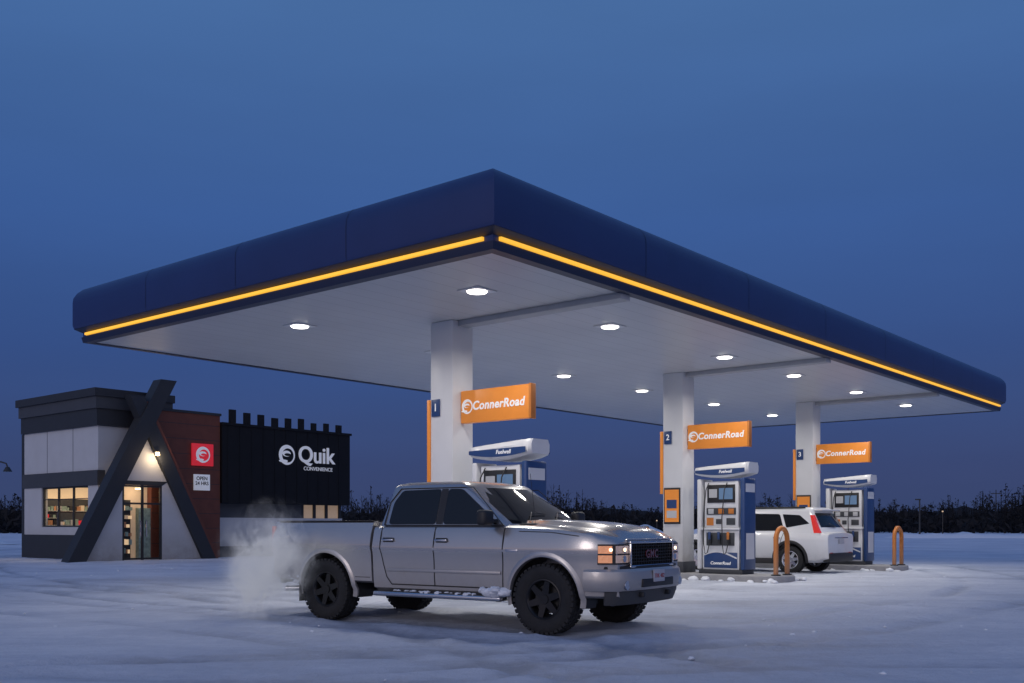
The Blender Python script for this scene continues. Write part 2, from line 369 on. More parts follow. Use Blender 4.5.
for i,(b,a) in enumerate(cols):
    e=empty('station_sign',W(b,a),ANG)
    y1=-0.29; y0=-1.93
    box('sign_box',e,(-0.07,0.07),(y0,y1),(3.2,3.80),'orange',0.02)
    box('sign_end_cap',e,(-0.075,0.075),(y0-0.03,y0+0.02),(3.19,3.81),'orangep',0.008)
    box('sign_bracket',e,(-0.05,0.05),(y1,-0.278),(3.3,3.7),'steel')
    text('sign_text',e,'ConnerRoad',0.22,(-0.074,-1.20,3.50),(R(90),0,R(-90)),'signwhite',0.003,shear=0.15,bold=0.006,sp=1.08)
    logo(e,(-0.072,-0.46,3.5),(R(90),0,R(-90)),0.135,'signwhite','orange')
    text('sign_text_back',e,'ConnerRoad',0.22,(0.074,-1.0,3.50),(R(90),0,R(90)),'signwhite',0.003,shear=0.15,bold=0.006,sp=1.08)

# ------------------------------------------------------------------ islands, bollards, pumps
def pump(b,a):
    e=empty('fuel_pump',W(b,a,0.15),ANG,1.03)
    box('plinth',e,(-0.30,0.30),(-0.56,0.56),(0,0.10),'charl',0.01)
    box('lower_cabinet',e,(-0.27,0.27),(-0.47,0.47),(0.10,1.02),'whitep',0.02)
    box('shelf',e,(-0.33,0.33),(-0.50,0.50),(1.02,1.08),'whitep',0.02)
    box('upper_cabinet',e,(-0.24,0.24),(-0.44,0.44),(1.08,2.16),'whitep',0.02)
    for s in (-1,1):
        box('side_post',e,(-0.29,0.29),(s*0.56-0.055,s*0.56+0.055),(0.10,2.22),'blue' if s<0 else 'whitep',0.03,3)
        box('post_trim',e,(-0.20,0.20),(s*0.618-0.003,s*0.618+0.003),(0.35,0.95),'whitep')
        box('post_trim_upper',e,(-0.22,0.22),(s*0.618-0.003,s*0.618+0.003),(1.9,2.1),'whitep')
    for s in (-1,1):
        X=lambda d0,d1:(min(s*d0,s*d1),max(s*d0,s*d1))
        box('lower_panel',e,X(0.271,0.283),(-0.43,0.43),(0.14,0.50),'blue',0.004)
        v=[];f=[]
        for k in range(13):
            t=k/12; y=-0.42+0.84*t; z=0.40+0.10*math.sin(t*3.4-0.5)
            v+= [(s*0.286,y,z),(s*0.286,y,z+0.035+0.03*t)]
            if k: f.append((2*k-2,2*k-1,2*k+1,2*k))
        pyd('wave_stripe',v,f,e,'whitep')
        box('nozzle_boot',e,X(0.271,0.30),(-0.36,0.36),(0.66,0.96),'charl',0.01)
        for q in (-0.24,0.0,0.24):
            box('nozzle',e,X(0.301,0.35),(q-0.03,q+0.03),(0.70,0.92),'steel',0.012)
            box('nozzle_grip',e,X(0.352,0.39),(q-0.03,q+0.03),(0.80,0.98),random.choice(['black','orangep','blue']),0.012)
        for q in (-0.24,0.24):
            tube('hose',e,[(s*0.36,q,0.72),(s*0.43,q+0.02,0.50),(s*0.46,q+0.06,0.46),(s*0.46,q+0.10,0.7),(s*0.42,q+0.13,1.3),(s*0.36,q+0.10,1.95),(s*0.26,q+0.08,2.12)],0.012,'black')
        box('display_surround',e,X(0.241,0.256),(-0.36,0.36),(1.66,2.08),'black',0.006)
        box('display',e,X(0.257,0.262),(-0.30,0.05),(1.74,2.0),'screen')
        box('display_small',e,X(0.257,0.262),(0.10,0.31),(1.78,1.98),'panel')
        box('grade_panel',e,X(0.241,0.252),(-0.38,0.38),(1.38,1.54),'charl',0.004)
        for q in (-0.26,0.0,0.26):
            box('grade_button',e,X(0.253,0.262),(q-0.07,q+0.07),(1.40,1.52),random.choice(['orangep','panel','panel']),0.004)
        box('keypad',e,X(0.241,0.262),(-0.36,-0.14),(1.14,1.30),'charl',0.006)
        box('receipt_slot',e,X(0.241,0.262),(0.0,0.13),(1.16,1.28),'charl',0.006)
        box('notice',e,X(0.241,0.246),(0.20,0.38),(1.13,1.31),'orangep')
    secs=[]
    for y in [-0.70,-0.66,-0.5,-0.25,0,0.25,0.5,0.66,0.70]:
        t=abs(y)/0.7; top=2.54+0.05*(-y/0.7); bot=2.24+0.10*t*t; w=0.33*(1-0.25*max(0,t-0.9)/0.1)
        secs.append([(-w*0.86,y,bot),(-w,y,bot+0.05),(-w,y,top-0.08),(-w*0.82,y,top),(w*0.82,y,top),(w,y,top-0.08),(w,y,bot+0.05),(w*0.86,y,bot)])
    loft('header',e,secs,'whitep')
    for s in (-1,1):
        v=[];f=[]
        for k in range(11):
            t=k/10; y=-0.64+1.28*t; zc=2.30+0.06*(2*t-1)**2; v+=[(s*0.3335,y,zc),(s*0.3335,y,2.455-0.03*t)]
            if k: f.append((2*k-2,2*k-1,2*k+1,2*k))
        pyd('header_blue',v,f,e,'blue')
    text('header_text',e,'Fuelwell',0.10,(-0.337,-0.15,2.38),(R(90),0,R(-90)),'signwhite',0.001,shear=0.2,bold=0.002)
    text('panel_text',e,'ConnerRoad',0.10,(-0.288,0.0,0.25),(R(90),0,R(-90)),'signwhite',0.001,shear=0.2,bold=0.002)
    return e
def hoop(b,a):
    e=empty('hoop_bollard',W(b,a,0),ANG)
    hw=0.30
    pts=[(-hw,0,0.0),(-hw,0,0.98)]
    for k in range(1,12):
        t=math.pi-k*math.pi/12; pts.append((hw*math.cos(t),0,0.98+0.27*math.sin(t)))
    pts+=[(hw,0,0.98),(hw,0,0.0)]
    tube('hoop',e,pts,0.058,'orangep')
    for s in (-1,1): cyl('foot',e,0.11,(s*hw,0,0.10),(s*hw,0,0.18),'steel')
for i,(b,a) in enumerate(cols):
    e=empty('pump_island',W(b,a),ANG)
    pth=[]
    hw=0.62; y0=-3.0; y1=3.2; r=0.55
    for (cx,cy,a0) in [(hw-r,y0+r,-90),(hw-r,y1-r,0),(-hw+r,y1-r,90),(-hw+r,y0+r,180)]:
        for k in range(6):
            t=R(a0+k*18); pth.append((cx+r*math.cos(t),cy+r*math.sin(t)))
    n=len(pth); v=[(x,y,z) for z in (0.0-0.05,0.13,0.15) for x,y in pth]
    for k in range(n):
        x,y,z=v[2*n+k]; v[2*n+k]=(x*0.965,y*0.993,z)
    f=[]
    for q in range(2):
        for k in range(n):
            j=(k+1)%n; f.append((q*n+k,q*n+j,(q+1)*n+j,(q+1)*n+k))
    f.append(tuple(2*n+k for k in range(n)))
    pyd('kerb',v,f,e,'concrete',sm=40)
    lumps('kerb_snow',[(random.choice([-1,1])*random.uniform(0.5,0.70),random.uniform(-3.0,3.1),random.uniform(-0.03,0.04),random.uniform(0.05,0.13)) for _ in range(60)],e)
    pump(b,2.60 if i==0 else 2.68)
    hoop(b,1.25); hoop(b,6.9)
    g=empty('service_bin',W(b,5.2,0.15),ANG)
    box('bin_body',g,(-0.2,0.2),(-0.2,0.2),(0,0.95),'blue',0.03)
    box('bin_hood',g,(-0.22,0.22),(-0.22,0.22),(0.95,1.15),'black',0.04)

# ------------------------------------------------------------------ vehicle helpers
def wheel(parent,name,x,y,side,rad,wid,rimr,spokes=6):
    e=bpy.data.objects.new(name,None); COL.objects.link(e); e.parent=parent; e.location=(x,y,rad-0.02); e.empty_display_size=0.1
    hw=wid/2
    prof=[(rimr,-hw*0.80),(rimr+0.02,-hw*0.9),(rad-0.09,-hw*1.04),(rad-0.035,-hw*0.98),(rad-0.012,-hw*0.82),(rad-0.006,-hw*0.4),(rad-0.006,hw*0.4),(rad-0.012,hw*0.82),(rad-0.035,hw*0.98),(rad-0.09,hw*1.04),(rimr+0.02,hw*0.9),(rimr,hw*0.80)]
    n=48; v=[];f=[]
    for i in range(n):
        t=2*math.pi*i/n
        for r,yy in prof: v.append((r*math.cos(t),yy,r*math.sin(t)))
    k=len(prof)
    for i in range(n):
        j=(i+1)%n
        for q in range(k): f.append((i*k+q,i*k+(q+1)%k,j*k+(q+1)%k,j*k+q))
    pyd('tyre',v,f,e,'rubber',sm=40)
    v=[];f=[]
    nb=38
    for i in range(nb):
        for (y0,y1,off) in [(-hw*0.98,-hw*0.62,0),(-hw*0.5,-hw*0.08,0.5),(hw*0.08,hw*0.5,0),(hw*0.62,hw*0.98,0.5)]:
            t0=2*math.pi*(i+off)/nb; t1=t0+2*math.pi/nb*0.68
            s=len(v)
            for r in (rad-0.03,rad+0.002):
                for t in (t0,t1):
                    for yy in (y0,y1): v.append((r*math.cos(t),yy,r*math.sin(t)))
            f+=[(s,s+1,s+3,s+2),(s+4,s+6,s+7,s+5),(s,s+4,s+5,s+1),(s+2,s+3,s+7,s+6),(s,s+2,s+6,s+4),(s+1,s+5,s+7,s+3)]
    pyd('tread',v,f,e,'rubber')
    o=side
    prof=[(rimr+0.004,o*hw*0.86),(rimr-0.012,o*hw*0.88),(rimr-0.035,o*hw*0.7),(rimr-0.05,o*hw*0.1),(rimr-0.05,-o*hw*0.7),(rimr-0.0,-o*hw*0.8)]
    v=[];f=[]
    for i in range(n):
        t=2*math.pi*i/n
        for r,yy in prof: v.append((r*math.cos(t),yy,r*math.sin(t)))
    k=len(prof)
    for i in range(n):
        j=(i+1)%n
        for q in range(k-1): f.append((i*k+q,i*k+q+1,j*k+q+1,j*k+q))
    mm='rimblk' if spokes==6 else 'chrome'
    pyd('rim_barrel',v,f,e,mm,sm=40)
    cyl('brake_disc',e,rimr*0.72,(0,o*hw*0.1,0),(0,o*hw*0.16,0),'steel',28)
    cyl('hub',e,0.075,(0,o*hw*0.2,0),(0,o*hw*0.80,0),mm,20,r2=0.06)
    for i in range(spokes):
        t=2*math.pi*i/spokes+0.3
        d=Vector((math.cos(t),0,math.sin(t))); p=Vector((-math.sin(t),0,math.cos(t)))
        r1=rimr-0.015; v=[]
        for r,w,yo in ((0.04,0.05,0.72),(r1,0.034,0.80)):
            for sgn in (-1,1):
                for dy in (0,-0.035): v.append(tuple(d*r+p*w*sgn+Vector((0,o*(hw*yo+dy),0))))
        pyd('spoke',v,[(0,1,3,2),(4,6,7,5),(0,4,5,1),(2,3,7,6),(0,2,6,4),(1,5,7,3)],e,mm)
    return e
def ribbon(name,parent,pts,Wf,side,m,w=0.012,off=0.0025):
    v=[];f=[]
    P=[Vector(pts[0])]
    for a,b in zip(pts,pts[1:]):
        a=Vector(a);b=Vector(b); n=max(1,int((b-a).length/0.06))
        for i in range(1,n+1): P.append(a+(b-a)*i/n)
    for i,p in enumerate(P):
        d=(P[min(i+1,len(P)-1)]-P[max(i-1,0)]).normalized(); nn=Vector((-d.y,d.x))*w/2
        for s in (-1,1):
            q=p+nn*s; v.append((q.x,side*(Wf(q.x,q.y)+off),q.y))
    for i in range(len(P)-1): f.append((2*i,2*i+1,2*i+3,2*i+2))
    return pyd(name,v,f,parent,m)
def arch(name,parent,cx,cz,r0,r1,Wf,side,m,a0=-12,a1=192,out=0.035):
    v=[];f=[];n=36
    for i in range(n+1):
        t=R(a0+(a1-a0)*i/n); c=math.cos(t); s=math.sin(t)
        for r,o in ((r0,-0.10),(r0,out*0.8),(r0+0.015,out),(r0+0.5*(r1-r0),out*0.75),(r1,0.001)):
            x=cx+c*r; z=cz+s*r; v.append((x,side*(Wf(x,z)+o),z))
    for i in range(n):
        for q in range(4): f.append((i*5+q,i*5+q+1,i*5+q+6,i*5+q+5))
    return pyd(name,v,f,parent,m,sm=50)
def roundpoly(pts,r,n=4):
    out=[];N=len(pts)
    for i in range(N):
        a=Vector(pts[i-1]);b=Vector(pts[i]);c=Vector(pts[(i+1)%N])
        d1=(a-b);d2=(c-b); k=min(r,d1.length*0.45,d2.length*0.45)
        p=b+d1.normalized()*k; q=b+d2.normalized()*k
        for j in range(n+1):
            t=j/n; out.append(tuple((1-t)**2*p+2*t*(1-t)*b+t*t*q))
    return out
def sideglass(name,parent,pts,wf,side,m='glass',off=0.006,r=0.05):
    pp=roundpoly(pts,r); v=[(x,side*(wf(z)+off),z) for x,z in pp]; n=len(v)
    v+=[(x,side*(wf(z)-0.01),z) for x,z in pp]
    f=[tuple(range(n))]+[(i,(i+1)%n,n+(i+1)%n,n+i) for i in range(n)]
    return pyd(name,v,f,parent,m)
def ring(xf,xr,w,z,bf,br):
    c=0.07
    pts=[]
    for k in range(9):
        y=-(w-c)+2*(w-c)*k/8; pts.append((xf-bf*(y/w)**2,y,z))
    pts.append((xf-bf-0.02,w-0.015,z)); pts.append((xf-bf-c,w,z))
    for k in range(1,5): pts.append((xf-bf-c+(xr+br+c-(xf-bf-c))*k/5,w,z))
    pts.append((xr+br+c,w,z)); pts.append((xr+br+0.02,w-0.015,z))
    for k in range(9):
        y=(w-c)-2*(w-c)*k/8; pts.append((xr+br*(y/w)**2,y,z))
    pts.append((xr+br+0.02,-w+0.015,z)); pts.append((xr+br+c,-w,z))
    for k in range(4,0,-1): pts.append((xf-bf-c+(xr+br+c-(xf-bf-c))*k/5,-w,z))
    pts.append((xf-bf-c,-w,z)); pts.append((xf-bf-0.02,-w+0.015,z))
    return pts
def screen(name,parent,xfun,wfun,z0,z1,ins0,ins1,bow,sgn,m='glass',off=0.006):
    v=[];f=[];nz=6;ny=12
    for i in range(nz+1):
        t=i/nz; z=z0+(z1-z0)*t; w=wfun(z); h=w-(ins0+(ins1-ins0)*t)
        for j in range(ny+1):
            y=-h+2*h*j/ny; v.append((xfun(z)-sgn*bow*(y/w)**2+sgn*off,y,z))
    for i in range(nz):
        for j in range(ny):
            k=i*(ny+1)+j; f.append((k,k+1,k+ny+2,k+ny+1))
    return pyd(name,v,f,parent,m,sm=60)

# ------------------------------------------------------------------ pickup truck
TA=math.atan2(-0.563,0.827)
tr=empty('pickup_truck',(0.93,13.15,0),TA)
BW=[(0.42,0.925),(0.48,0.965),(0.62,0.980),(0.72,0.984),(0.85,0.990),(0.93,0.998),(1.00,1.014),(1.05,1.008),(1.12,0.998),(1.18,0.985),(1.26,0.960),(1.34,0.92)]
def taper(x):
    return 0.17*max(0,(x-0.25)/0.68)**2.6
def TW(x,z): return interp(BW,z)-taper(x)
def TT(x): return interp([(-2.8,1.31),(-0.5,1.31),(-0.2,1.305),(0.2,1.285),(0.6,1.235),(0.85,1.165),(0.93,1.11)],x)
xs=[-2.74,-2.4,-2.0,-1.6,-1.2,-0.8,-0.5,-0.35,-0.2,0.0,0.2,0.35,0.5,0.62,0.72,0.80,0.86,0.90,0.93]
secs=[]
for x in xs:
    T=TT(x); hb=1.0 if x<0.8 else max(0.0,(0.95-x)/0.15)
    zs=[0.47,0.6,0.72,0.85,0.93,1.00,1.04]
    half=[(0,0.44),(TW(x,0.44)-0.06,0.44)]
    for z in zs: half.append((TW(x,z),z))
    top=T
    half.append((TW(x,top-0.07)-0.0,max(top-0.07,1.041)))
    half.append((TW(x,top-0.07)-0.02,max(top-0.03,1.06)))
    half.append((TW(x,top-0.07)-0.07,top-0.003))
    half.append((0.74-taper(x)*0.8,top+0.008))
    half.append((0.60-taper(x)*0.5,top+0.018*hb+0.008))
    half.append((0.52-taper(x)*0.5,top+0.055*hb+0.006))
    half.append((0.25,top+0.068*hb+0.004)); half.append((0,top+0.072*hb+0.004))
    secs.append([(x,y,z) for y,z in mirror(half)])
body=loft('body',tr,secs,'paint')
def wc(parent,x,z,r,y0,y1):
    return cyl('cutter',parent,r,(x,y0,z),(x,y1,z),'paint_dk',48)
boolean(body,[wc(tr,0,0.43,0.50,-1.3,-0.55),wc(tr,0,0.43,0.50,0.55,1.3)])
xs=[-2.775,-3.0,-3.4,-3.8,-4.2,-4.5,-4.64,-4.70,-4.74]
def BT(x): return 0.05*max(0,(-4.55-x)/0.19)**2
def BWf(x,z): return interp(BW,z)-BT(x)+ (0.012 if z>1.0 else 0)
secs=[]
for x in xs:
    half=[(0,0.52),(0.90-BT(x),0.52)]
    for z in [0.55,0.65,0.8,0.95,1.02,1.06,1.18,1.28]: half.append((BWf(x,z),z))
    half+= [(BWf(x,1.30)-0.012,1.345),(BWf(x,1.30)-0.05,1.365),(0.84-BT(x),1.365),(0.82-BT(x),1.34),(0.82-BT(x),0.98),(0,0.98)]
    secs.append([(x,y,z) for y,z in mirror(half)])
bed=loft('bed',tr,secs,'paint')
boolean(bed,[wc(tr,-3.64,0.43,0.50,-1.3,-0.55),wc(tr,-3.64,0.43,0.50,0.55,1.3)])
box('bed_front_wall',tr,(-2.84,-2.776),(-0.83,0.83),(0.96,1.35),'paint',0.01)
box('tailgate',tr,(-4.775,-4.70),(-0.80,0.80),(0.60,1.37),'paint',0.02)
box('tailgate_handle',tr,(-4.79,-4.775),(-0.12,0.12),(1.14,1.22),'black',0.005)
box('bed_rail_cap',tr,(-4.66,-2.80),(-0.94,-0.83),(1.366,1.378),'black',0.004); box('bed_rail_cap_b',tr,(-4.66,-2.80),(0.83,0.94),(1.366,1.378),'black',0.004)
for s in (-1,1):
    box('tail_lamp',tr,(-4.765,-4.70),(min(s*0.80,s*0.955),max(s*0.80,s*0.955)),(0.92,1.30),'lampr',0.015)
    arch('front_arch',tr,0,0.43,0.495,0.56,TW,s,'paint',out=0.022)
    arch('rear_arch',tr,-3.64,0.43,0.495,0.56,BWf,s,'paint',out=0.022)
    for cx in (0,-3.64):
        v=[];f=[]
        for i in range(25):
            t=R(-15+210*i/24)
            for yy in (0.53,0.93): v.append((cx+0.492*math.cos(t),s*yy,0.43+0.492*math.sin(t)))
            if i: f.append((2*i-2,2*i-1,2*i+1,2*i))
        pyd('wheel_liner',v,f,tr,'black',sm=60)
        box('liner_wall',tr,(cx-0.49,cx+0.49),(s*0.52-0.006,s*0.52+0.006),(0.35,0.92),'black')
Z0,Z1=1.29,1.80
gxf=lambda z:-0.36+(z-Z0)/(Z1-Z0)*(-1.14+0.36)
gxr=lambda z:-2.725+(z-Z0)/(Z1-Z0)*0.12
gw=lambda z:0.915+(z-Z0)/(Z1-Z0)*(0.765-0.915)
rings=[ring(gxf(Z0-0.03),gxr(Z0-0.03),gw(Z0-0.03),Z0-0.03,0.16,0.03),ring(gxf(Z0),gxr(Z0),gw(Z0),Z0,0.16,0.03),ring(gxf(1.55),gxr(1.55),gw(1.55),1.55,0.15,0.03),ring(gxf(Z1),gxr(Z1),gw(Z1),Z1,0.14,0.03),
       ring(-1.19,-2.60,0.75,1.835,0.13,0.03),ring(-1.27,-2.56,0.71,1.868,0.12,0.04),ring(-1.40,-2.48,0.62,1.893,0.10,0.04),ring(-1.60,-2.3,0.42,1.906,0.05,0.03)]
loft('cab',tr,rings,'paint',sm=40)
screen('windshield',tr,gxf,gw,1.335,1.805,0.075,0.065,0.155,1)
screen('rear_window',tr,gxr,gw,1.40,1.74,0.12,0.12,0.03,-1)
aL=lambda z: gxf(z)-0.16-0.115
for s in (-1,1):
    sideglass('front_door_glass',tr,[(-1.60,1.325),(aL(1.325)-0.03,1.325),(aL(1.40)-0.01,1.40),(aL(1.77),1.785),(-1.60,1.79)],gw,s)
    sideglass('rear_door_glass',tr,[(-1.72,1.325),(-1.72,1.79),(-2.38,1.78),(-2.50,1.62),(-2.53,1.325)],gw,s)
    box('belt_moulding',tr,(-2.58,-0.62),(min(s*0.914,s*0.93),max(s*0.914,s*0.93)),(1.300,1.318),'black',0.003)
    tube('door_frame_line',tr,[(-0.64,s*0.923,1.32),(-1.20,s*(gw(1.80)+0.006),1.806),(-2.42,s*(gw(1.80)+0.006),1.806),(-2.57,s*(gw(1.62)+0.004),1.62),(-2.60,s*0.918,1.31)],0.006,'seam')
    S_=s
    rb=lambda n,p,w=0.015: ribbon(n,tr,p,TW,S_,'seam',w)
    rb('door_seam_front',[(-0.58,1.28),(-0.585,0.95),(-0.60,0.52)])
    rb('door_seam_mid',[(-1.68,1.29),(-1.68,0.52)])
    rb('door_seam_rear',[(-2.60,1.29),(-2.60,1.0),(-2.55,0.78),(-2.50,0.62),(-2.42,0.52)])
    rb('sill_seam',[(-0.60,0.52),(-2.42,0.52)])
    rb('fender_seam',[(-0.36,1.235),(0.10,1.225),(0.50,1.18)],0.009)
    ribbon('bed_lower_seam',tr,[(-2.80,0.60),(-3.08,0.60)],BWf,s,'seam',0.008)
    box('fuel_door' if s>0 else 'bed_badge',tr,(-3.05,-2.87) if s>0 else (-4.55,-4.35),(min(s*0.99,s*1.016),max(s*0.99,s*1.016)),(1.05,1.22) if s>0 else (1.13,1.17),'paint' if s>0 else 'chrome',0.005)
    box('body_side_moulding',tr,(-2.50,-0.62),(min(s*0.984,s*1.006),max(s*0.984,s*1.006)),(0.695,0.735),'paint',0.008)
    box('fender_badge',tr,(-0.54,-0.36),(min(s*1.0,s*1.014),max(s*1.0,s*1.014)),(0.98,1.01),'chrome',0.003)
    for hx in (-1.55,-2.46):
        box('handle_recess',tr,(hx-0.09,hx+0.09),(min(s*0.995,s*1.009),max(s*0.995,s*1.009)),(1.085,1.145),'seam',0.004)
        box('door_handle',tr,(hx-0.10,hx+0.10),(min(s*1.008,s*1.036),max(s*1.008,s*1.036)),(1.10,1.128),'chrome',0.008)
    sideglass('b_pillar',tr,[(-1.605,1.325),(-1.605,1.79),(-1.715,1.79),(-1.715,1.325)],gw,s,'black',off=0.003,r=0.005)
    box('mirror_arm',tr,(-0.80,-0.72),(min(s*0.90,s*1.06),max(s*0.90,s*1.06)),(1.34,1.39),'black',0.01)
    box('mirror_head',tr,(-0.83,-0.69),(min(s*1.02,s*1.24),max(s*1.02,s*1.24)),(1.31,1.50),'black',0.04,3)
    box('running_board',tr,(-2.70,-0.60),(min(s*0.86,s*1.05),max(s*0.86,s*1.05)),(0.36,0.425),'chrome',0.025,3)
    box('step_pad',tr,(-2.5,-0.8),(min(s*0.92,s*1.03),max(s*0.92,s*1.03)),(0.423,0.434),'black',0.003)
    box('rocker',tr,(-2.72,-0.52),(min(s*0.80,s*0.93),max(s*0.80,s*0.93)),(0.42,0.50),'paint_dk',0.02)
    box('mud_flap',tr,(-4.17,-4.155),(min(s*0.72,s*0.98),max(s*0.72,s*0.98)),(0.22,0.62),'black')
    pth=[]
    for x in (0.74,0.80,0.85,0.89,0.925): pth.append((x,TW(x,1.0)+0.006))
    front=[(0.942,0.80),(0.948,0.70),(0.950,0.595)]
    def strip(name,pl,z0,z1,m,in0=0.0):
        v=[];f=[]
        for i,(x,y) in enumerate(pl):
            v+=[(x,s*y,z0),(x,s*y,z1)]
            v+=[(x-0.03,s*(y-0.03),z0),(x-0.03,s*(y-0.03),z1)]
            if i: k=4*i; f+=[(k-4,k-3,k+1,k),(k-3,k-1,k+3,k+1),(k-4,k,k+2,k-2)]
        f+=[(0,1,3,2),(k,k+1,k+3,k+2)]
        pyd(name,v,f,tr,m,sm=40)
    strip('headlamp_housing',[(x-0.004,y-0.003) for x,y in pth+front],0.845,1.085,'black')
    strip('headlamp_turn',pth[:-1],0.975,1.065,'lampa')
    strip('headlamp_side_reflector',pth[:-1],0.865,0.955,'lampa')
    strip('headlamp_upper',[pth[-1]]+front,0.975,1.065,'lampw')
    strip('headlamp_lower',[pth[-1]]+front,0.865,0.955,'lampw')
    for zc in (1.02,0.91):
        cyl('headlamp_bowl',tr,0.040,(0.958,s*0.69,zc),(0.952,s*0.69,zc),'chrome',18)
    cyl('headlamp_bulb',tr,0.022,(0.966,s*0.69,1.02),(0.958,s*0.69,1.02),'filament',14)
    p_=(0.875,s*(TW(0.875,1.0)+0.006)); cyl('turn_bulb',tr,0.020,(p_[0],p_[1],1.02),(p_[0]+0.006,p_[1]+s*0.008,1.02),'filament',14)
    cyl('fog_lamp',tr,0.055,(1.0,s*0.72,0.60),(1.012,s*0.72,0.60),'chrome',18)
box('grille_back',tr,(0.925,0.936),(-0.56,0.56),(0.82,1.10),'black')
for z0,z1 in ((0.80,0.832),(1.088,1.118)): box('grille_frame',tr,(0.93,0.988),(-0.585,0.585),(z0,z1),'chrome',0.010)
for s in (-1,1): box('grille_frame_side',tr,(0.93,0.986),(s*0.572-0.012,s*0.572+0.012),(0.832,1.088),'chrome',0.005)
for k in range(6): box('grille_bar',tr,(0.937,0.962),(-0.555,0.555),(0.865+k*0.038,0.873+k*0.038),'steel',0.002)
for k in range(17): box('grille_slat',tr,(0.937,0.955),(-0.52+k*0.065,-0.514+k*0.065),(0.834,1.086),'black')
text('grille_letters',tr,'GMC',0.14,(0.968,0,0.955),(R(90),0,R(90)),'badge',0.006,bold=0.002,sp=1.15)
box('hood_lip',tr,(0.90,0.945),(-0.60,0.60),(1.121,1.147),'paint',0.012)
bp=[(0.56,-0.965),(0.70,-0.96),(0.82,-0.925),(0.91,-0.86),(0.965,-0.76),(1.0,-0.58),(1.02,-0.3),(1.025,0.0)]
bp=bp+[(x,-y) for x,y in reversed(bp[:-1])]
sweep('front_bumper',tr,bp,[(-0.10,0.52),(0.0,0.53),(0.03,0.58),(0.035,0.68),(0.02,0.76),(-0.01,0.79),(-0.10,0.79)],'paint')
sweep('bumper_step',tr,[(x,y*0.98) for x,y in bp],[(-0.12,0.785),(-0.02,0.79),(-0.02,0.82),(-0.12,0.84)],'black')
bq=[p for p in bp if p[0]>0.75]
sweep('front_valance',tr,bq,[(-0.14,0.36),(-0.07,0.36),(-0.035,0.44),(-0.02,0.525),(-0.14,0.525)],'paint_dk')
box('bumper_intake',tr,(1.03,1.062),(-0.42,0.42),(0.565,0.665),'black',0.01)
box('licence_plate',tr,(1.06,1.072),(-0.15,0.15),(0.62,0.77),'plate',0.004)
text('plate_text',tr,'TRK 482',0.075,(1.074,0,0.69),(R(90),0,R(90)),'platered',0.001)
for s in (-1,1): box('tow_hook',tr,(0.98,1.05),(s*0.35-0.03,s*0.35+0.03),(0.44,0.50),'steel',0.01)
bp2=[(-4.60,0.93),(-4.78,0.92),(-4.87,0.84),(-4.89,0.5),(-4.89,0)]
bp2=bp2+[(x,-y) for x,y in reversed(bp2[:-1])]
sweep('rear_bumper',tr,bp2,[(-0.10,0.46),(0.0,0.47),(0.012,0.56),(0.0,0.64),(-0.10,0.65)],'chrome')
for s in (-1,1): box('frame_rail',tr,(-4.7,0.8),(s*0.40-0.05,s*0.40+0.05),(0.38,0.52),'steel')
cyl('rear_axle',tr,0.06,(-3.64,-0.75,0.42),(-3.64,0.75,0.42),'steel'); cyl('differential',tr,0.15,(-3.78,0,0.42),(-3.5,0,0.42),'steel')
cyl('front_axle',tr,0.05,(0,-0.75,0.40),(0,0.75,0.40),'steel')
cyl('exhaust_pipe',tr,0.04,(-4.0,-0.55,0.40),(-4.62,-0.80,0.38),'chrome')
box('fuel_tank',tr,(-2.9,-1.6),(-0.1,0.5),(0.34,0.45),'steel',0.03)
for (x,y,s) in ((0,-0.86,-1),(0,0.86,1),(-3.64,-0.86,-1),(-3.64,0.86,1)):
    wheel(tr,'wheel',x,y,s,0.43,0.28,0.245,6)
box('cowl',tr,(-0.48,-0.30),(-0.78,0.78),(1.30,1.335),'black',0.01)
for y0 in (-0.62,0.02): tube('wiper',tr,[(-0.43,y0,1.35),(-0.60,y0+0.30,1.48),(-0.58,y0+0.60,1.455)],0.007,'black')
tube('antenna',tr,[(-0.22,-0.80,1.30),(-0.30,-0.81,1.95)],0.003,'black')
def hz(x,y):
    return TT(x)+interp([(0,0.074),(0.25,0.070),(0.52,0.06),(0.60,0.026),(0.74,0.010),(0.9,0.0)],abs(y))
for s in (-1,1):
    v=[];f=[]
    for i,x in enumerate([-0.34,-0.2,0,0.2,0.4,0.6,0.78]):
        y=0.78-taper(x)*0.9
        v+=[(x,s*(y-0.006),hz(x,y)+0.001),(x,s*(y+0.006),hz(x,y)+0.001)]
        if i: f.append((2*i-2,2*i-1,2*i+1,2*i))
    pyd('hood_gap',v,f,tr,'seam')
sn=[(-0.72+random.uniform(-0.16,0.16),-1.0+random.uniform(-0.05,0.04),0.45+random.uniform(0,0.05),random.uniform(0.05,0.10)) for _ in range(14)]
sn+=[(random.uniform(-2.4,-1.0),-0.98+random.uniform(-0.04,0.04),0.43,random.uniform(0.02,0.04)) for _ in range(26)]
sn+=[(-3.64+random.uniform(-0.75,-0.5),-0.93,random.uniform(0.42,0.6),random.uniform(0.03,0.06)) for _ in range(8)]
lumps('packed_snow',sn,tr)
lumps('bed_snow',[(random.uniform(-4.5,-3.0),random.uniform(-0.6,0.6),1.0,random.uniform(0.12,0.25)) for _ in range(14)],tr)

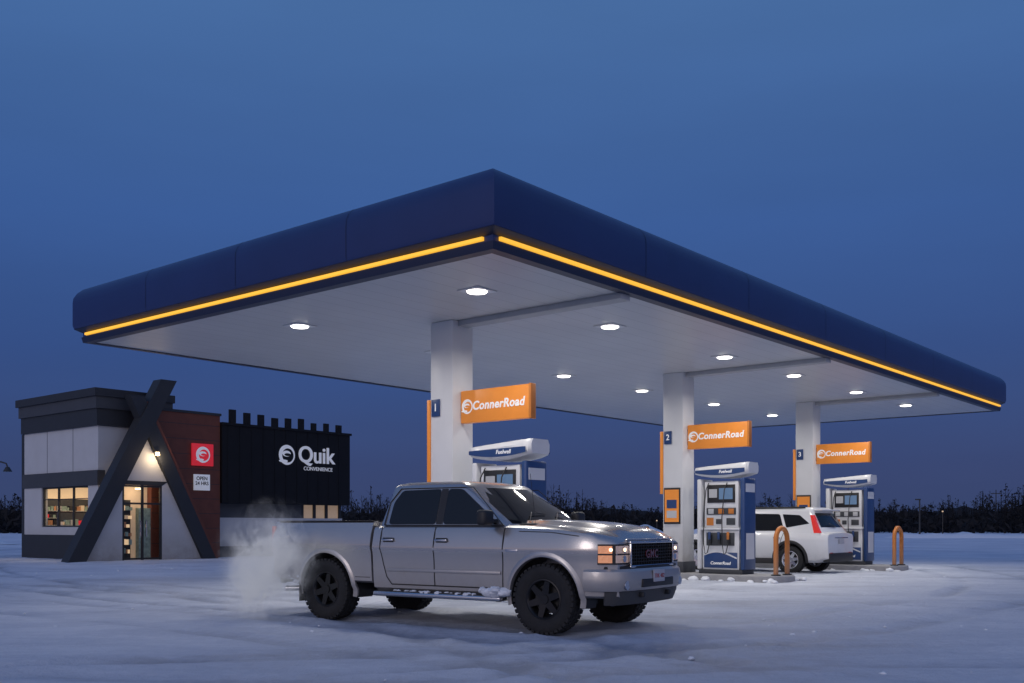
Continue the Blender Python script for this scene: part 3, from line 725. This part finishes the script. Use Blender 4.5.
# ------------------------------------------------------------------ suv
SA=ANG+R(90)
sv=empty('suv_car',(7.19,29.93,0),SA,1.12)
SB=[(0.24,0.80),(0.34,0.86),(0.55,0.885),(0.75,0.90),(0.86,0.905),(0.95,0.89),(1.03,0.85)]
def stp(x): 
    return 0.22*max(0,(x-1.55)/0.70)**2.2+0.10*max(0,(-x-1.75)/0.50)**2.2
def SW(x,z): return interp(SB,z)-stp(x)
def ST(x): return interp([(-2.25,0.96),(-2.1,1.01),(-1.2,1.03),(0.5,1.0),(1.0,0.99),(1.6,0.93),(2.0,0.84),(2.22,0.70)],x)
secs=[]
for x in [-2.26,-2.22,-2.15,-2.0,-1.8,-1.5,-1.2,-0.8,-0.4,0,0.4,0.8,1.1,1.4,1.6,1.8,1.95,2.08,2.17,2.23,2.26]:
    T=ST(x); zb=0.26 if abs(x)<2.1 else 0.32
    half=[(0,zb),(SW(x,0.3)-0.06,zb)]
    for k in (0.08,0.25,0.5,0.72,0.86): half.append((SW(x,zb+(T-zb)*k),zb+(T-zb)*k))
    half+=[(SW(x,T-0.02)-0.03,T-0.02),(SW(x,T)-0.09,T),(0.5-stp(x),T+0.02),(0,T+0.03)]
    secs.append([(x,y,z) for y,z in mirror(half)])
sb=loft('body',sv,secs,'carwhite')
boolean(sb,[wc(sv,1.31,0.34,0.405,-1.2,-0.5),wc(sv,1.31,0.34,0.405,0.5,1.2),wc(sv,-1.31,0.34,0.405,-1.2,-0.5),wc(sv,-1.31,0.34,0.405,0.5,1.2)])
Y0,Y1=0.98,1.50
sxf=lambda z:1.12+(z-Y0)/(Y1-Y0)*(0.30-1.12)
sxr=lambda z:-2.19+(z-Y0)/(Y1-Y0)*(0.30)
sw=lambda z:0.845+(z-Y0)/(Y1-Y0)*(0.68-0.845)
loft('cabin',sv,[ring(sxf(0.95),sxr(0.95),sw(0.95),0.95,0.2,0.10),ring(sxf(1.2),sxr(1.2),sw(1.2),1.2,0.19,0.10),ring(sxf(1.5),sxr(1.5),sw(1.5),1.5,0.17,0.10),ring(0.20,-1.86,0.65,1.56,0.15,0.08),ring(0.06,-1.84,0.59,1.60,0.12,0.06),ring(-0.15,-1.72,0.42,1.63,0.08,0.04)],'carwhite',sm=40)
box('rear_spoiler',sv,(-2.02,-1.78),(-0.57,0.57),(1.535,1.575),'carwhite',0.015)
screen('windshield',sv,sxf,sw,1.03,1.49,0.08,0.07,0.185,1)
screen('rear_window',sv,sxr,sw,1.13,1.48,0.12,0.10,0.10,-1)
for s in (-1,1):
    sideglass('front_door_glass',sv,[(-0.05,1.04),(0.72,1.04),(0.67,1.10),(0.10,1.465),(-0.05,1.475)],sw,s)
    sideglass('rear_door_glass',sv,[(-0.12,1.04),(-0.12,1.475),(-0.97,1.46),(-1.12,1.10),(-1.02,1.04)],sw,s)
    sideglass('quarter_glass',sv,[(-1.19,1.12),(-1.05,1.455),(-1.50,1.43),(-1.78,1.22)],sw,s,r=0.03)
    sideglass('pillar_trim',sv,[(-0.045,1.04),(-0.045,1.47),(-0.125,1.47),(-0.125,1.04)],sw,s,'black',off=0.003,r=0.004)
    for cx in (1.31,-1.31):
        arch('arch_cladding',sv,cx,0.34,0.40,0.47,SW,s,'black',out=0.018)
        box('liner_wall',sv,(cx-0.38,cx+0.38),(s*0.5-0.006,s*0.5+0.006),(0.28,0.72),'black')
    ribbon('door_seam',sv,[(-0.09,0.98),(-0.09,0.42)],SW,s,'seam',0.014); ribbon('door_seam_rear',sv,[(-1.15,0.98),(-1.05,0.7),(-0.92,0.55),(-0.88,0.42)],SW,s,'seam',0.014)
    ribbon('door_seam_front',sv,[(0.92,0.95),(0.88,0.42)],SW,s,'seam',0.014)
    box('sill_cladding',sv,(-0.88,0.88),(min(s*0.84,s*0.885),max(s*0.84,s*0.885)),(0.22,0.36),'black',0.01)
    box('roof_rail',sv,(-1.6,-0.05),(s*0.60-0.018,s*0.60+0.018),(1.60,1.64),'steel',0.01)
    for hx in (0.05,-0.98): box('door_handle',sv,(hx-0.09,hx+0.09),(min(s*0.89,s*0.925),max(s*0.89,s*0.925)),(0.85,0.88),'chrome',0.008)
    box('mirror',sv,(0.62,0.80),(min(s*0.90,s*1.06),max(s*0.90,s*1.06)),(1.0,1.14),'carwhite',0.04,3)
    v=[];f=[]
    for i,z in enumerate([0.99,1.06,1.12,1.25,1.36,1.43]):
        w=sw(z); xx=sxr(z); wd=0.16-0.10*(z-0.99)/0.44
        v+=[(xx+0.10+wd,s*(w+0.010),z),(xx+0.105,s*(w+0.004),z),(xx+0.075,s*(w-0.06-wd*0.4),z)]
        if i: k=3*i; f+=[(k-3,k-2,k+1,k),(k-2,k-1,k+2,k+1)]
    pyd('tail_lamp',v,f,sv,'lamprl',sm=40)
    box('rear_reflector',sv,(-2.275,-2.24),(min(s*0.50,s*0.66),max(s*0.50,s*0.66)),(0.47,0.51),'lampr',0.004)
box('rear_bumper_lower',sv,(-2.29,-2.1),(-0.74,0.74),(0.28,0.50),'black',0.03)
box('licence_plate',sv,(-2.285,-2.268),(-0.16,0.16),(0.72,0.84),'plate',0.004)
box('rear_garnish',sv,(-2.285,-2.262),(-0.40,0.40),(0.855,0.885),'chrome',0.005)
tube('rear_wiper',sv,[(-2.13,0.0,1.14),(-2.10,0.35,1.22)],0.012,'black')
for (x,y,s) in ((1.31,-0.76,-1),(1.31,0.76,1),(-1.31,-0.76,-1),(-1.31,0.76,1)):
    wheel(sv,'wheel',x,y,s,0.345,0.22,0.215,7)

# ------------------------------------------------------------------ convenience store
N0=Vector((-15.64,38.5,0))
st=empty('convenience_store',N0,ANG)
def bx(n,x,y,z,m,b=0): return box(n,st,x,y,z,m,b)
def pane(n,pts): return pyd(n,pts,[(0,1,2,3)],st,'sglass',fix=False)
YD=6.0
bx('plinth_wall',(0,0.25),(0,YD),(0,0.95),'char')
bx('wall_under_window',(0,0.25),(0,YD),(0.95,1.26),'panel')
bx('wall_window_left',(0,0.25),(4.5,YD),(1.26,2.85),'panel')
bx('wall_window_right',(0,0.25),(0,0.75),(1.26,2.85),'panel')
bx('band',(-0.06,0.25),(-0.06,YD+0.06),(2.85,3.42),'charl')
bx('upper_panel',(0,0.25),(0,YD),(3.42,5.1),'panel')
for y in (1.9,4.0): bx('panel_joint',(-0.004,0.0),(y,y+0.03),(3.42,5.1),'charl')
bx('parapet_low',(-0.10,3.0),(-0.10,YD+0.1),(5.1,5.75),'char')
bx('parapet_mid',(-0.17,3.05),(-0.17,YD+0.17),(5.75,6.2),'charl')
bx('parapet_cap',(-0.26,3.1),(-0.26,YD+0.26),(6.2,6.5),'char')
bx('front_wall',(0.25,5.12),(0,0.25),(0,5.1),'panel')
bx('back_wall',(0,12.1),(YD,YD+0.25),(0,5.1),'char')
bx('roof',(0.25,12.0),(0.26,YD),(5.0,5.09),'char')
bx('floor',(0.25,12.0),(0.25,YD),(0.0,0.05),'concrete')
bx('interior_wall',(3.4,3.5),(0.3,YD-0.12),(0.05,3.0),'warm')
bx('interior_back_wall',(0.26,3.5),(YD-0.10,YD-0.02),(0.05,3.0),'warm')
bx('interior_ceiling',(0.26,3.4),(0.3,YD-0.12),(2.95,3.0),'panel')
# gondola shelving, faces towards the front of the store
for (yb,x0,x1,zt) in ((2.3,0.9,2.9,1.75),(4.0,0.5,2.9,1.85),(5.6,0.35,3.2,2.45)):
    bx('shelf_unit',(x0,x1),(yb,yb+0.25),(0.06,zt),'charl')
    nl=int((zt-0.5)/0.3)
    for j in range(nl):
        z=0.45+j*0.3
        bx('shelf_board',(x0,x1),(yb-0.22,yb-0.002),(z-0.03,z-0.005),'panel')
        xx=x0+0.03
        while xx<x1-0.15:
            w_=random.uniform(0.07,0.2); bx('goods',(xx,xx+w_),(yb-0.2,yb-0.02),(z,z+random.uniform(0.12,0.23)),random.choice(['goods','goods2','warmdim','black','red','panel'])); xx+=w_+random.uniform(0.01,0.05)
for k in range(3): bx('ceiling_lamp',(0.9,1.1),(1.0+k*1.6,1.9+k*1.6),(2.90,2.945),'bulb')
la=bpy.data.lights.new('shop_light','AREA'); la.shape='RECTANGLE'; la.size=2.4; la.size_y=4.6; la.energy=60; la.color=(1.0,0.76,0.48)
lo=bpy.data.objects.new('shop_light',la); COL.objects.link(lo); lo.parent=st; lo.location=(1.6,3.1,2.88)
pane('window_glass',[(0.10,0.75,1.26),(0.10,4.5,1.26),(0.10,4.5,2.85),(0.10,0.75,2.85)])
for y in (0.75,2.0,3.2,4.44): bx('mullion',(0.06,0.14),(y,y+0.06),(1.26,2.85),'char')
for z in (1.26,2.79): bx('window_rail',(0.058,0.142),(0.81,4.44),(z,z+0.06),'char')
bx('window_transom',(0.062,0.138),(0.81,4.44),(2.35,2.38),'char')
ya=-0.9
def beam(name,p0,p1,w,y0,y1,m):
    p0=Vector(p0);p1=Vector(p1); d=(p1-p0).normalized(); hz_=w/2/abs(d.y)
    q=[(p0.x-hz_,p0.y),(p0.x+hz_,p0.y),(p1.x+hz_,p1.y),(p1.x-hz_,p1.y)]
    v=[(x,y,z) for y in (y0,y1) for x,z in q]
    pyd(name,v,[(0,1,2,3),(4,5,6,7),(0,1,5,4),(1,2,6,5),(2,3,7,6),(3,0,4,7)],st,m)
beam('entrance_beam',(-1.45,-0.05),(2.25,6.95),0.60,ya-0.30,ya+0.25,'char')
beam('entrance_beam_b',(4.15,-0.05),(0.95,6.25),0.52,ya-0.22,ya+0.22,'char')
beam('entrance_beam_edge',(4.48,-0.04),(1.40,6.05),0.16,ya-0.19,ya+0.9,'rust')
def tri(name,pts,y0,y1,m):
    n=len(pts); v=[(x,y,z) for y in (y0,y1) for x,z in pts]
    f=[tuple(range(n)),tuple(n+i for i in range(n))]+[(i,(i+1)%n,n+(i+1)%n,n+i) for i in range(n)]
    pyd(name,v,f,st,m)
tri('gable_wall_left',[(-1.25,0),(0.45,0),(0.45,3.0)],ya-0.05,ya+0.05,'panel')
tri('gable_wall_right',[(2.1,0),(3.95,0),(2.1,3.5)],ya-0.05,ya+0.05,'panel')
tri('gable_header',[(0.45,2.86),(2.1,2.86),(2.35,3.02),(0.48,3.02)],ya-0.06,ya+0.06,'char')
tri('gable_panel',[(0.50,3.02),(2.35,3.02),(1.45,4.85)],ya-0.02,ya+0.02,'panel')
pane('door_glass_left',[(0.50,ya,0.05),(1.26,ya,0.05),(1.26,ya,2.82),(0.50,ya,2.82)]); pane('door_glass_right',[(1.32,ya,0.05),(2.05,ya,0.05),(2.05,ya,2.82),(1.32,ya,2.82)])
for x in (0.45,1.25,2.02): bx('door_stile',(x,x+0.08),(ya-0.04,ya+0.04),(0.0,2.86),'black')
for z in (0.02,2.12,2.78): bx('door_rail',(0.53,2.02),(ya-0.038,ya+0.038),(z,z+0.07),'black')
for x in (1.16,1.40): bx('door_pull',(x,x+0.03),(ya-0.10,ya-0.05),(0.9,1.5),'chrome')
bx('vestibule_back',(0.4,2.3),(-0.05,-0.004),(0.0,2.9),'warmdim')
bx('vestibule_shelf',(0.55,1.15),(-0.3,-0.06),(0.05,2.3),'black'); bx('vestibule_fridge',(1.5,2.0),(-0.3,-0.06),(0.05,2.0),'goods2')
for k in range(6):
    xx=0.58
    while xx<1.08:
        w_=random.uniform(0.06,0.14); bx('vestibule_items',(xx,xx+w_),(-0.34,-0.301),(0.25+0.33*k,0.42+0.33*k+random.uniform(-0.05,0.05)),random.choice(['warm','warmdim','goods2','goods'])); xx+=w_+0.02
la=bpy.data.lights.new('porch_light','POINT'); la.energy=26; la.shadow_soft_size=0.08; la.color=(1.0,0.72,0.42)
lo=bpy.data.objects.new('porch_light',la); COL.objects.link(lo); lo.parent=st; lo.location=(1.75,ya-0.45,3.9)
bx('porch_lamp',(1.68,1.82),(ya-0.36,ya-0.24),(4.0,4.14),'bulb',0.02)
la=bpy.data.lights.new('vestibule_light','POINT'); la.energy=16; la.shadow_soft_size=0.1; la.color=(1.0,0.75,0.48)
lo=bpy.data.objects.new('vestibule_light',la); COL.objects.link(lo); lo.parent=st; lo.location=(1.3,-0.6,2.6)
bx('vestibule_lamp',(1.2,1.4),(-0.66,-0.54),(2.70,2.76),'bulb')
bx('rust_wall',(2.0,5.12),(-0.35,-0.003),(0,5.85),'rust',0.0)
for z in [0.6*k for k in range(1,10)]: bx('rust_joint',(2.01,5.11),(-0.354,-0.3505),(z,z+0.02),'char')
bx('rust_cap',(1.95,5.16),(-0.40,0.3),(5.85,5.95),'char')
bx('red_sign',(3.75,4.75),(-0.45,-0.36),(3.75,4.65),'red',0.02)
logo(st,(4.25,-0.452,4.2),(R(90),0,0),0.33,'signwhite','red')
bx('notice_sign',(3.85,4.6),(-0.42,-0.36),(2.75,3.4),'signwhite',0.01)
text('notice_text',st,'OPEN\n24 HRS',0.2,(4.22,-0.425,3.13),(R(90),0,0),'black',0.002,bold=0.004)
bx('black_block',(5.16,12.1),(-0.45,YD),(2.25,5.5),'black_sid')
for k in range(11): bx('siding_rib',(5.4+k*0.6,5.43+k*0.6),(-0.465,-0.452),(2.25,5.5),'black_sid')
bx('black_cap',(5.12,12.16),(-0.52,YD+0.05),(5.5,5.6),'black_sid')
x=5.5
for k in range(9):
    w_=random.uniform(0.26,0.36); h=0.44+random.choice([0,0.06,0.12])-0.02*k; bx('roof_unit',(x,x+w_),(-0.50,-0.40),(5.6,5.6+h),'black_sid'); x+=0.72
bx('lower_wall',(5.12,12.0),(-0.02,0.2),(0,1.65),'panel')
bx('lower_plinth',(5.12,12.0),(-0.06,-0.021),(0,0.45),'charl')
bx('lower_window_wall',(5.12,9.6),(-0.02,0.2),(1.65,2.25),'charl')
bx('lower_window',(9.6,11.9),(0.05,0.08),(1.65,2.25),'warmdim')
for x in (9.6,10.3,11.0,11.8): bx('lower_mullion',(x,x+0.14),(-0.02,0.06),(1.65,2.25),'black')
logo(st,(8.45,-0.475,4.42),(R(90),0,0),0.44,'signwhite','black_sid')
text('store_name',st,'Quik',1.02,(10.1,-0.48,4.45),(R(90),0,0),'signwhite',0.02,bold=0.016)
text('store_tagline',st,'CONVENIENCE',0.24,(10.2,-0.48,3.86),(R(90),0,0),'signwhite',0.01)

# ------------------------------------------------------------------ surroundings
e=empty('street_lamp',(-31.4,60,0),0)
cyl('pole',e,0.11,(0,0,-0.1),(0,0,5.0),'steel',14,r2=0.07)
tube('arm',e,[(0,0,4.85),(0.5,0,5.05),(1.3,0,5.08)],0.045,'steel')
tube('drop',e,[(1.3,0,5.08),(1.62,0,4.98),(1.70,0,4.75)],0.045,'steel')
cyl('head',e,0.10,(1.70,0,4.78),(1.70,0,4.50),'steel',16,r2=0.26)
e=empty('light_pole',(48.0,120,0)); cyl('pole',e,0.12,(0,0,-0.1),(0,0,4.4),'steel',10,r2=0.08); box('head',e,(-0.5,0.1),(-0.12,0.12),(4.35,4.5),'steel',0.02)
e=empty('light_pole',(95.0,200,0)); cyl('pole',e,0.12,(0,0,-0.1),(0,0,8.4),'steel',10,r2=0.08); box('crossarm',e,(-1.0,1.0),(-0.08,0.08),(7.6,7.75),'steel',0.02)
for (x,y,z) in [(71,168,3.6),(9,180,2.4),(27,190,2.2)]:
    e=empty('yard_lamp',(x,y,0)); cyl('pole',e,0.07,(0,0,-0.1),(0,0,z),'wood',8); 
    bm=bmesh.new(); bmesh.ops.create_icosphere(bm,subdivisions=2,radius=0.13); me=bpy.data.meshes.new('bulb'); bm.to_mesh(me); bm.free(); o=obj('bulb',me,e,'warm',(0,0,z+0.1))

def treeline():
    v=[];f=[]
    def tr3(c,s):
        k=len(v)
        for _ in range(3): v.append((c[0]+random.gauss(0,s),c[1]+random.gauss(0,s),c[2]+random.gauss(0,s*1.1)))
        f.append((k,k+1,k+2))
    def stick(p,q,r):
        k=len(v); p=Vector(p);q=Vector(q)
        for (c,rr) in ((p,r),(q,r*0.3)):
            for t in range(3): a=t*2.094; v.append((c.x+rr*math.cos(a),c.y+rr*math.sin(a),c.z))
        for t in range(3): u=(t+1)%3; f.append((k+t,k+u,k+3+u,k+3+t))
    for i in range(2100):
        az=R(random.uniform(-40,40)); d=random.uniform(205,290)
        x=d*math.sin(az); y=d*math.cos(az)
        big=0.55+0.9*mnoise.noise(Vector((az*11,0.3,0)))+0.5*mnoise.noise(Vector((az*38,5.3,0)))
        big=max(0,min(1.2,big))
        H=random.uniform(3.6,5.6)+5.5*big*random.random()**0.8
        if random.random()<0.25: H*=0.6
        stick((x,y,-0.2),(x+random.uniform(-.3,.3),y,H),0.12)
        conif=random.random()<0.30
        for _ in range(7):
            z=H*random.uniform(0.3,0.85); stick((x,y,z),(x+random.uniform(-1.6,1.6),y+random.uniform(-1,1),z+random.uniform(0.5,1.8)),0.05)
        for _ in range(46 if conif else 36):
            t=random.random()
            if conif: z=H*(0.1+0.9*t); rr=(1-t)*1.5
            else: z=H*(0.2+0.8*t); rr=1.9*math.sin(math.pi*min(1,0.15+0.8*t))
            tr3((x+random.gauss(0,rr*0.5),y+random.gauss(0,rr*0.5),z),0.17 if t>0.5 else 0.35)
    for i in range(15000):
        az=R(random.uniform(-40,40)); d=random.uniform(200,280)
        tr3((d*math.sin(az),d*math.cos(az),abs(random.gauss(0,1.6))),0.55)
    pyd('distant_tree_line',v,f,None,'tree',fix=False)
treeline()
v=[];f=[];n=360
for i in range(n+1):
    az=R(-50+100*i/n); h=7.6+3.4*mnoise.noise(Vector((az*7,1.7,0)))+1.4*mnoise.noise(Vector((az*45,4.7,0)))+1.1*mnoise.noise(Vector((az*190,2.7,0)))
    for d,z in ((330,-1),(350,h*0.9),(380,h),(460,-1)): v.append((d*math.sin(az),d*math.cos(az),z))
for i in range(n):
    for j in range(3): k=i*4+j; f.append((k,k+1,k+5,k+4))
pyd('distant_ridge',v,f,None,'hill')
def bank(x0,y0,x1,y1,h,w):
    v=[];f=[];n=60
    d=Vector((x1-x0,y1-y0,0)); L=d.length; d.normalize(); nn=Vector((-d.y,d.x,0))
    for i in range(n+1):
        p=Vector((x0,y0,0))+d*L*i/n
        e=min(1,i/4,(n-i)/4)
        for j,(o,hh) in enumerate([(-1,-0.1),(-0.6,0.45),(-0.2,0.9),(0.2,1.0),(0.6,0.5),(1,-0.1)]):
            q=p+nn*o*w*(1+0.3*mnoise.noise(p*0.5)); z=hh*h*e*(0.7+0.6*mnoise.noise(q*0.6+Vector((0,0,j))))
            v.append((q.x,q.y,z))
    for i in range(n):
        for j in range(5): k=i*6+j; f.append((k,k+1,k+7,k+6))
    pyd('snow_bank',v,f,None,'snowl',sm=80)
bank(6,95,20,92,1.4,2.5); bank(40,110,75,104,0.7,2.5); bank(-60,80,-36,72,0.9,2.0)

# ------------------------------------------------------------------ exhaust vapour
def vapour():
    m=bpy.data.materials.new('vapour'); m.use_nodes=True; nt=m.node_tree
    for n in list(nt.nodes): nt.nodes.remove(n)
    N=nt.nodes.new; L=nt.links.new
    o=N('ShaderNodeOutputMaterial'); vs=N('ShaderNodeVolumePrincipled'); vs.inputs['Color'].default_value=(0.97,0.97,0.98,1); vs.inputs['Anisotropy'].default_value=0.0
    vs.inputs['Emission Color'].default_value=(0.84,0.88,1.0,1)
    tc=N('ShaderNodeTexCoord'); ln=N('ShaderNodeVectorMath'); ln.operation='LENGTH'; L(tc.outputs['Object'],ln.inputs[0])
    n=N('ShaderNodeTexNoise'); n.inputs['Scale'].default_value=2.3; n.inputs['Detail'].default_value=6; n.inputs['Roughness'].default_value=0.72; n.inputs['Distortion'].default_value=1.2; L(tc.outputs['Object'],n.inputs['Vector'])
    a=N('ShaderNodeMath'); a.operation='MULTIPLY_ADD'; a.inputs[1].default_value=3.4; a.inputs[2].default_value=-0.92; L(n.outputs['Fac'],a.inputs[0])
    s=N('ShaderNodeMath'); s.operation='SUBTRACT'; L(a.outputs[0],s.inputs[0]); L(ln.outputs['Value'],s.inputs[1])
    mm=N('ShaderNodeMath'); mm.operation='MULTIPLY'; mm.inputs[1].default_value=5.5; L(s.outputs[0],mm.inputs[0])
    fo=N('ShaderNodeMapRange'); fo.inputs['From Min'].default_value=1.0; fo.inputs['From Max'].default_value=0.55; L(ln.outputs['Value'],fo.inputs['Value'])
    mf=N('ShaderNodeMath'); mf.operation='MULTIPLY'; L(mm.outputs[0],mf.inputs[0]); L(fo.outputs[0],mf.inputs[1])
    mx=N('ShaderNodeMath'); mx.operation='MAXIMUM'; mx.inputs[1].default_value=0; L(mf.outputs[0],mx.inputs[0]); L(mx.outputs[0],vs.inputs['Density'])
    em=N('ShaderNodeMath'); em.operation='MULTIPLY'; em.inputs[1].default_value=0.20; L(mx.outputs[0],em.inputs[0]); L(em.outputs[0],vs.inputs['Emission Strength'])  # weak glow by density, added in place of light scattered inside the plume
    L(vs.outputs[0],o.inputs['Volume'])
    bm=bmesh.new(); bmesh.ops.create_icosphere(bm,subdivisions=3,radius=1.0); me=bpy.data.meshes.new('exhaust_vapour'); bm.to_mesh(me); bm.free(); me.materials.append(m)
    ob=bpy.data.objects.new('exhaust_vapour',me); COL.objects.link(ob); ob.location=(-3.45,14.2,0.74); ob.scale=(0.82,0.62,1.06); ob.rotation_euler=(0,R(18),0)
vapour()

# ------------------------------------------------------------------ world + sun
w=bpy.data.worlds.new('World'); S.world=w; w.use_nodes=True; nt=w.node_tree; N=nt.nodes.new; L=nt.links.new
bg=nt.nodes['Background']
tc=N('ShaderNodeTexCoord'); sp=N('ShaderNodeSeparateXYZ'); L(tc.outputs['Generated'],sp.inputs[0])
cr=N('ShaderNodeValToRGB'); E=cr.color_ramp.elements
E[0].position=0.0; E[0].color=(0.038,0.062,0.150,1)
E[1].position=1.0; E[1].color=(0.05,0.12,0.32,1)
for p,c in ((0.06,(0.028,0.056,0.165)),(0.16,(0.027,0.070,0.232)),(0.28,(0.036,0.098,0.298)),(0.45,(0.056,0.137,0.335))):
    q=E.new(p); q.color=(*c,1)
L(sp.outputs['Z'],cr.inputs[0])
mr=N('ShaderNodeMapRange'); mr.inputs['From Min'].default_value=0.15; mr.inputs['From Max'].default_value=-0.9; mr.interpolation_type='SMOOTHSTEP'; L(sp.outputs['Y'],mr.inputs['Value'])
cr2=N('ShaderNodeValToRGB'); F=cr2.color_ramp.elements; F[0].position=0.0; F[0].color=(0.82,0.66,0.66,1); F[1].position=0.9; F[1].color=(0.12,0.20,0.42,1)
q=F.new(0.3); q.color=(0.48,0.51,0.70,1)
L(sp.outputs['Z'],cr2.inputs[0])
mix=N('ShaderNodeMix'); mix.data_type='RGBA'; L(mr.outputs[0],mix.inputs['Factor']); L(cr.outputs[0],mix.inputs['A']); L(cr2.outputs[0],mix.inputs['B'])
mp=N('ShaderNodeMapping'); mp.inputs['Scale'].default_value=(1.2,1.2,6); L(tc.outputs['Generated'],mp.inputs['Vector'])
ns=N('ShaderNodeTexNoise'); ns.inputs['Scale'].default_value=1.6; ns.inputs['Detail'].default_value=6; ns.inputs['Roughness'].default_value=0.5; L(mp.outputs[0],ns.inputs['Vector'])
m2=N('ShaderNodeMapRange'); m2.inputs['To Min'].default_value=0.93; m2.inputs['To Max'].default_value=1.07; m2.inputs['From Min'].default_value=0.25; m2.inputs['From Max'].default_value=0.75; L(ns.outputs['Fac'],m2.inputs['Value'])
vm=N('ShaderNodeVectorMath'); vm.operation='SCALE'; L(mix.outputs['Result'],vm.inputs[0]); L(m2.outputs[0],vm.inputs['Scale'])
sky=N('ShaderNodeTexSky'); sky.sky_type='NISHITA'; sky.sun_disc=False; sky.sun_elevation=R(0.5); sky.sun_rotation=R(205)
sk=N('ShaderNodeVectorMath'); sk.operation='SCALE'; sk.inputs['Scale'].default_value=0.01; L(sky.outputs[0],sk.inputs[0])
ad=N('ShaderNodeVectorMath'); ad.operation='ADD'; L(vm.outputs[0],ad.inputs[0]); L(sk.outputs[0],ad.inputs[1])
L(ad.outputs[0],bg.inputs['Color']); bg.inputs['Strength'].default_value=1.0
sun=bpy.data.lights.new('sun','SUN'); sun.energy=0.34; sun.angle=R(18); sun.color=(1.0,0.88,0.86)
so=bpy.data.objects.new('sun',sun); COL.objects.link(so)
d=Vector((0.62,0.74,-0.30)).normalized(); so.rotation_euler=d.to_track_quat('-Z','Y').to_euler()

# ------------------------------------------------------------------ camera
cam=bpy.data.cameras.new('camera'); co=bpy.data.objects.new('camera',cam); COL.objects.link(co)
co.location=(0,0,1.30); co.rotation_euler=(R(90),0,0)
cam.sensor_width=36; cam.lens=36*1019/1024; cam.shift_y=(526-341.5)/1024; cam.clip_end=6000; cam.clip_start=0.05
S.camera=co
